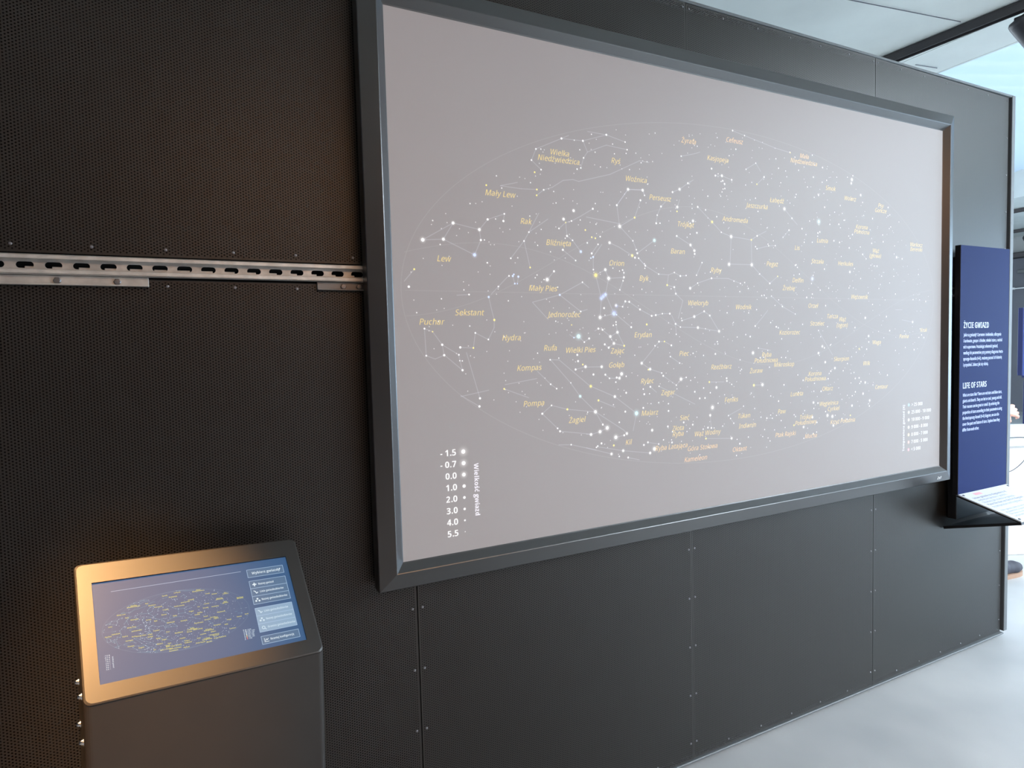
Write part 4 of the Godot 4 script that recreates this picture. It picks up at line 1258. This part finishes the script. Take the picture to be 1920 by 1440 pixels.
# ------------------------------------------------------------------ a person, built as one continuous surface
func nets(st: SurfaceTool, bones: Array, cell: float, k: float):
	# bones: [a, b, radius a, radius b, colour]; smooth union of tapered capsules, meshed as surface nets
	var lo := Vector3.ONE * 1e9
	var hi := Vector3.ONE * -1e9
	for b in bones:
		for i in 2:
			lo = lo.min(b[i] - Vector3.ONE * (b[2 + i] + k + cell * 3))
			hi = hi.max(b[i] + Vector3.ONE * (b[2 + i] + k + cell * 3))
	var nx := int((hi.x - lo.x) / cell) + 2
	var ny := int((hi.y - lo.y) / cell) + 2
	var nz := int((hi.z - lo.z) / cell) + 2
	var val := PackedFloat32Array()
	val.resize(nx * ny * nz)
	val.fill(9.0)
	var own := PackedByteArray()
	own.resize(nx * ny * nz)
	var best := PackedFloat32Array()
	best.resize(nx * ny * nz)
	best.fill(9.0)
	for bi in bones.size():
		var b: Array = bones[bi]
		var a: Vector3 = b[0]
		var d: Vector3 = b[1] - b[0]
		var dd := maxf(d.length_squared(), 1e-9)
		var r0: float = b[2]
		var r1: float = b[3]
		var reach := maxf(r0, r1) + k + cell * 2.0
		var p0: Vector3 = (a.min(b[1]) - Vector3.ONE * reach - lo) / cell
		var p1: Vector3 = (a.max(b[1]) + Vector3.ONE * reach - lo) / cell
		for x in range(maxi(int(p0.x), 0), mini(int(p1.x) + 2, nx)):
			for y in range(maxi(int(p0.y), 0), mini(int(p1.y) + 2, ny)):
				for z in range(maxi(int(p0.z), 0), mini(int(p1.z) + 2, nz)):
					var p := lo + Vector3(x, y, z) * cell - a
					var t := clampf(p.dot(d) / dd, 0.0, 1.0)
					var v := (p - d * t).length() - lerpf(r0, r1, t)
					var i := (x * ny + y) * nz + z
					if v < best[i]:
						best[i] = v
						own[i] = bi
					var o := val[i]
					var h := maxf(k - absf(v - o), 0.0) / k
					val[i] = minf(v, o) - h * h * k * 0.25
	var vert := {}
	var pos := []
	var nor := []
	var col := []
	var step := [ny * nz, nz, 1]
	for x in nx - 1:
		for y in ny - 1:
			var row := (x * ny + y) * nz
			for z in nz - 1:
				var i := row + z
				var m := 0
				if val[i] < 0.0: m += 1
				if val[i + 1] < 0.0: m += 1
				if val[i + nz] < 0.0: m += 1
				if val[i + nz + 1] < 0.0: m += 1
				var j := i + ny * nz
				if val[j] < 0.0: m += 1
				if val[j + 1] < 0.0: m += 1
				if val[j + nz] < 0.0: m += 1
				if val[j + nz + 1] < 0.0: m += 1
				if m == 0 or m == 8:
					continue
				var sum := Vector3.ZERO
				var cnt := 0
				for e in [[0, 0, 0, 0], [0, 0, 1, 0], [0, 1, 0, 0], [0, 1, 1, 0], [0, 0, 0, 1], [0, 0, 1, 1], [1, 0, 0, 1], [1, 0, 1, 1], [0, 0, 0, 2], [0, 1, 0, 2], [1, 0, 0, 2], [1, 1, 0, 2]]:
					var ia: int = i + e[0] * step[0] + e[1] * step[1] + e[2] * step[2]
					var ib: int = ia + step[e[3]]
					if (val[ia] < 0.0) != (val[ib] < 0.0):
						var q := Vector3(e[0], e[1], e[2])
						q[e[3]] += val[ia] / (val[ia] - val[ib])
						sum += q
						cnt += 1
				var g := Vector3(val[j] + val[j + 1] + val[j + nz] + val[j + nz + 1] - val[i] - val[i + 1] - val[i + nz] - val[i + nz + 1], val[i + nz] + val[i + nz + 1] + val[j + nz] + val[j + nz + 1] - val[i] - val[i + 1] - val[j] - val[j + 1], val[i + 1] + val[i + nz + 1] + val[j + 1] + val[j + nz + 1] - val[i] - val[i + nz] - val[j] - val[j + nz])
				vert[i] = pos.size()
				pos.append(lo + (Vector3(x, y, z) + sum / cnt) * cell)
				nor.append(g.normalized())
				col.append(bones[own[i]][4])
	for i in vert:
		for ax in 3:
			var s1: int = step[(ax + 1) % 3]
			var s2: int = step[(ax + 2) % 3]
			var ib: int = i + step[ax]
			if (val[i] < 0.0) == (val[ib] < 0.0):
				continue
			var q := [i, i - s1, i - s1 - s2, i - s2]
			if not (vert.has(q[1]) and vert.has(q[2]) and vert.has(q[3])):
				continue
			for t in [[0, 1, 2], [0, 2, 3]]:
				var id := [vert[q[t[0]]], vert[q[t[1]]], vert[q[t[2]]]]
				var fl: Vector3 = (pos[id[1]] - pos[id[0]]).cross(pos[id[2]] - pos[id[0]])
				if fl.dot(nor[id[0]]) > 0.0:
					id = [id[0], id[2], id[1]]
				for v in id:
					st.set_normal(nor[v])
					st.set_color(col[v])
					st.add_vertex(pos[v])


func hand_bones(wrist: Vector3, fwd: Vector3, palm: Vector3, thumb: float, curl: float, c: Color) -> Array:
	# fwd: wrist towards knuckles; palm: out of the palm; thumb +1 or -1: which side the thumb is on
	fwd = fwd.normalized()
	palm = (palm - fwd * palm.dot(fwd)).normalized()
	var side := fwd.cross(palm) * thumb
	var out := []
	for i in 4:
		var s := 0.030 - i * 0.020
		out.append([wrist + side * s * 0.5, wrist + fwd * 0.085 + side * s, 0.017, 0.0125, c])
	for i in 4:
		var at: Vector3 = wrist + fwd * [0.088, 0.092, 0.089, 0.082][i] + side * (0.031 - i * 0.0205)
		var l: float = [0.040, 0.045, 0.042, 0.032][i]
		var dir := (fwd + side * (0.10 - i * 0.07)).normalized()
		for j in 3:
			dir = (dir + palm * curl * [0.5, 0.9, 0.8][j] * (1.0 + i * 0.08)).normalized()
			var ll: float = l * [1.0, 0.68, 0.56][j]
			out.append([at, at + dir * ll, [0.0095, 0.0088, 0.0080][j], [0.0088, 0.0080, 0.0070][j], c])
			at += dir * ll
	var at := wrist + fwd * 0.025 + side * 0.022 + palm * 0.008
	var dir := (fwd * 0.72 + side * 0.62 + palm * 0.35).normalized()
	for j in 3:
		var ll: float = [0.042, 0.034, 0.026][j]
		out.append([at, at + dir * ll, [0.0145, 0.0105, 0.0095][j], [0.0108, 0.0095, 0.0080][j], c])
		at += dir * ll
		dir = (dir + fwd * 0.35 + palm * 0.25 - side * 0.15).normalized()
	return out


func build_person():
	var skin := Color(0.74, 0.38, 0.28)
	var jean := Color(0.16, 0.27, 0.42)
	var shirt := Color(0.55, 0.57, 0.60)
	var root := Vector3(3.80, 0, -0.60)
	var o := thing("person", "person in pale shirt and blue jeans reaching over the white table", "person", root)
	var hipR := Vector3(3.80, 0.92, -0.515)
	var hipL := Vector3(3.80, 0.92, -0.685)
	var kneeR := Vector3(3.85, 0.50, -0.475)
	var kneeL := Vector3(3.84, 0.50, -0.715)
	var ankR := Vector3(3.87, 0.09, -0.435)
	var ankL := Vector3(3.80, 0.09, -0.735)
	var shR := Vector3(3.83, 1.39, -0.435)
	var shL := Vector3(3.83, 1.39, -0.765)
	var elR := Vector3(3.90, 1.12, -0.475)
	var elL := Vector3(3.93, 1.11, -0.80)
	var wrR := Vector3(4.115, 1.035, -0.515)
	var wrL := Vector3(4.13, 1.06, -0.665)
	var neck := Vector3(3.84, 1.47, -0.60)
	var body := [
		[hipR, kneeR, 0.090, 0.060, jean], [kneeR, ankR, 0.060, 0.046, jean], [hipL, kneeL, 0.090, 0.060, jean], [kneeL, ankL, 0.060, 0.046, jean],
		[Vector3(3.79, 0.97, -0.53), Vector3(3.79, 0.97, -0.67), 0.105, 0.105, jean],
		[Vector3(3.80, 1.07, -0.55), Vector3(3.80, 1.07, -0.65), 0.098, 0.098, shirt], [Vector3(3.81, 1.20, -0.55), Vector3(3.81, 1.20, -0.65), 0.105, 0.105, shirt],
		[Vector3(3.82, 1.33, -0.51), Vector3(3.82, 1.33, -0.69), 0.098, 0.098, shirt], [shR, shL, 0.052, 0.052, shirt],
		[shR, elR, 0.054, 0.043, shirt], [shL, elL, 0.054, 0.043, shirt],
		[elR, elR.lerp(wrR, 0.25), 0.043, 0.041, shirt], [elL, elL.lerp(wrL, 0.25), 0.043, 0.041, shirt],
		[elR.lerp(wrR, 0.2), wrR, 0.037, 0.026, skin], [elL.lerp(wrL, 0.2), wrL, 0.037, 0.026, skin],
		[Vector3(3.83, 1.42, -0.60), neck + Vector3(0.02, 0.07, 0), 0.056, 0.050, skin]]
	var st := st_new()
	nets(st, body, 0.013, 0.035)
	# head: looks down along +x to the hands
	var hc := Vector3(3.885, 1.62, -0.60)
	var head := [
		[hc + Vector3(-0.02, 0.035, 0), hc + Vector3(0.02, 0.03, 0), 0.088, 0.082, skin], [hc + Vector3(0.02, 0.0, 0), hc + Vector3(0.04, -0.065, 0), 0.068, 0.048, skin], [hc + Vector3(0.05, -0.085, 0), hc + Vector3(0.062, -0.09, 0), 0.024, 0.020, skin],
		[hc + Vector3(0.098, 0.012, 0), hc + Vector3(0.112, -0.022, 0), 0.010, 0.014, skin], [hc + Vector3(0.112, -0.024, -0.01), hc + Vector3(0.112, -0.024, 0.01), 0.009, 0.009, skin],
		[hc + Vector3(0.088, 0.035, -0.045), hc + Vector3(0.100, 0.036, -0.018), 0.010, 0.010, skin], [hc + Vector3(0.088, 0.035, 0.045), hc + Vector3(0.100, 0.036, 0.018), 0.010, 0.010, skin],
		[hc + Vector3(0.092, -0.055, -0.02), hc + Vector3(0.092, -0.055, 0.02), 0.009, 0.009, Color(0.55, 0.22, 0.19)],
		[hc + Vector3(-0.005, 0.015, 0.088), hc + Vector3(-0.015, -0.025, 0.086), 0.012, 0.009, skin], [hc + Vector3(-0.005, 0.015, -0.088), hc + Vector3(-0.015, -0.025, -0.086), 0.012, 0.009, skin],
		[neck + Vector3(0, 0.0, 0), hc + Vector3(0, -0.06, 0), 0.052, 0.052, skin]]
	nets(st, head, 0.006, 0.014)
	nets(st, hand_bones(wrR, Vector3(1, -0.10, 0.08), Vector3(0, -0.35, -1), -1.0, 0.42, skin) + [[wrR - Vector3(0.05, -0.017, -0.008), wrR, 0.028, 0.025, skin]], 0.0042, 0.008)
	nets(st, hand_bones(wrL, Vector3(1, -0.12, 0.45), Vector3(0.3, -0.35, 1), 1.0, 0.42, skin) + [[wrL - Vector3(0.05, -0.012, 0.03), wrL, 0.028, 0.025, skin]], 0.0042, 0.008)
	var m := part("figure", st.commit(), M.skin, o, "figure with bare forearms, pale shirt and blue jeans")
	m.position = -root
	# eyes and hair
	for s in [-1.0, 1.0]:
		var eye := st_new()
		add_lathe(eye, hc + Vector3(0.089, 0.022, s * 0.031) - root, Vector3(1, 0, 0), [[0.011, 0.0], [0.009, 0.004], [0.0, 0.006]], 12)
		part("eye", eye.commit(), M.white_plate, o)
	var hs := st_new()
	nets(hs, [[hc + Vector3(-0.035, 0.055, 0), hc + Vector3(0.02, 0.075, 0), 0.086, 0.068, skin], [hc + Vector3(-0.07, 0.0, 0), hc + Vector3(-0.06, -0.05, 0), 0.055, 0.040, skin]], 0.009, 0.03)
	var hm := part("hair", hs.commit(), M.hair, o)
	hm.position = -root
	for e in [[ankR, Vector3(1, 0, 0.12)], [ankL, Vector3(1, 0, -0.15)]]:
		var f: Vector3 = e[1].normalized()
		var a: Vector3 = e[0]
		a.y = 0.0
		var up := st_new()
		nets(up, [[a - f * 0.045 + Vector3(0, 0.062, 0), a + f * 0.03 + Vector3(0, 0.068, 0), 0.042, 0.044, skin], [a + f * 0.03 + Vector3(0, 0.062, 0), a + f * 0.15 + Vector3(0, 0.05, 0), 0.044, 0.038, skin], [a + Vector3(0, 0.10, 0), a + Vector3(0, 0.075, 0), 0.046, 0.046, skin], [a + f * 0.15 + Vector3(0, 0.05, 0), a + f * 0.19 + Vector3(0, 0.048, 0), 0.037, 0.032, skin]], 0.008, 0.02)
		var s := part("shoe", up.commit(), M.shoe_dark, o)
		s.position = -root
		var so := st_new()
		var side := f.cross(Vector3.UP)
		var ring := []
		for k in 28:
			var t := TAU * k / 28.0
			var u := cos(t)
			var wd := 0.044 + 0.006 * u
			ring.append(a + f * (0.065 + 0.162 * signf(u) * pow(absf(u), 0.7)) + side * sin(t) * wd)
		for lv in [0.0, 0.026]:
			var pts := []
			for q in ring:
				pts.append(q + Vector3(0, lv, 0))
			face(so, pts, Vector3.UP if lv > 0.0 else Vector3.DOWN)
		for k in 28:
			var k2 := (k + 1) % 28
			face(so, [ring[k], ring[k2], ring[k2] + Vector3(0, 0.026, 0), ring[k] + Vector3(0, 0.026, 0)], (ring[k] + ring[k2]) * 0.5 - a - f * 0.065)
		var sl := part("shoe_sole", so.commit(), M.shoe_sole, s, "tan rubber sole")
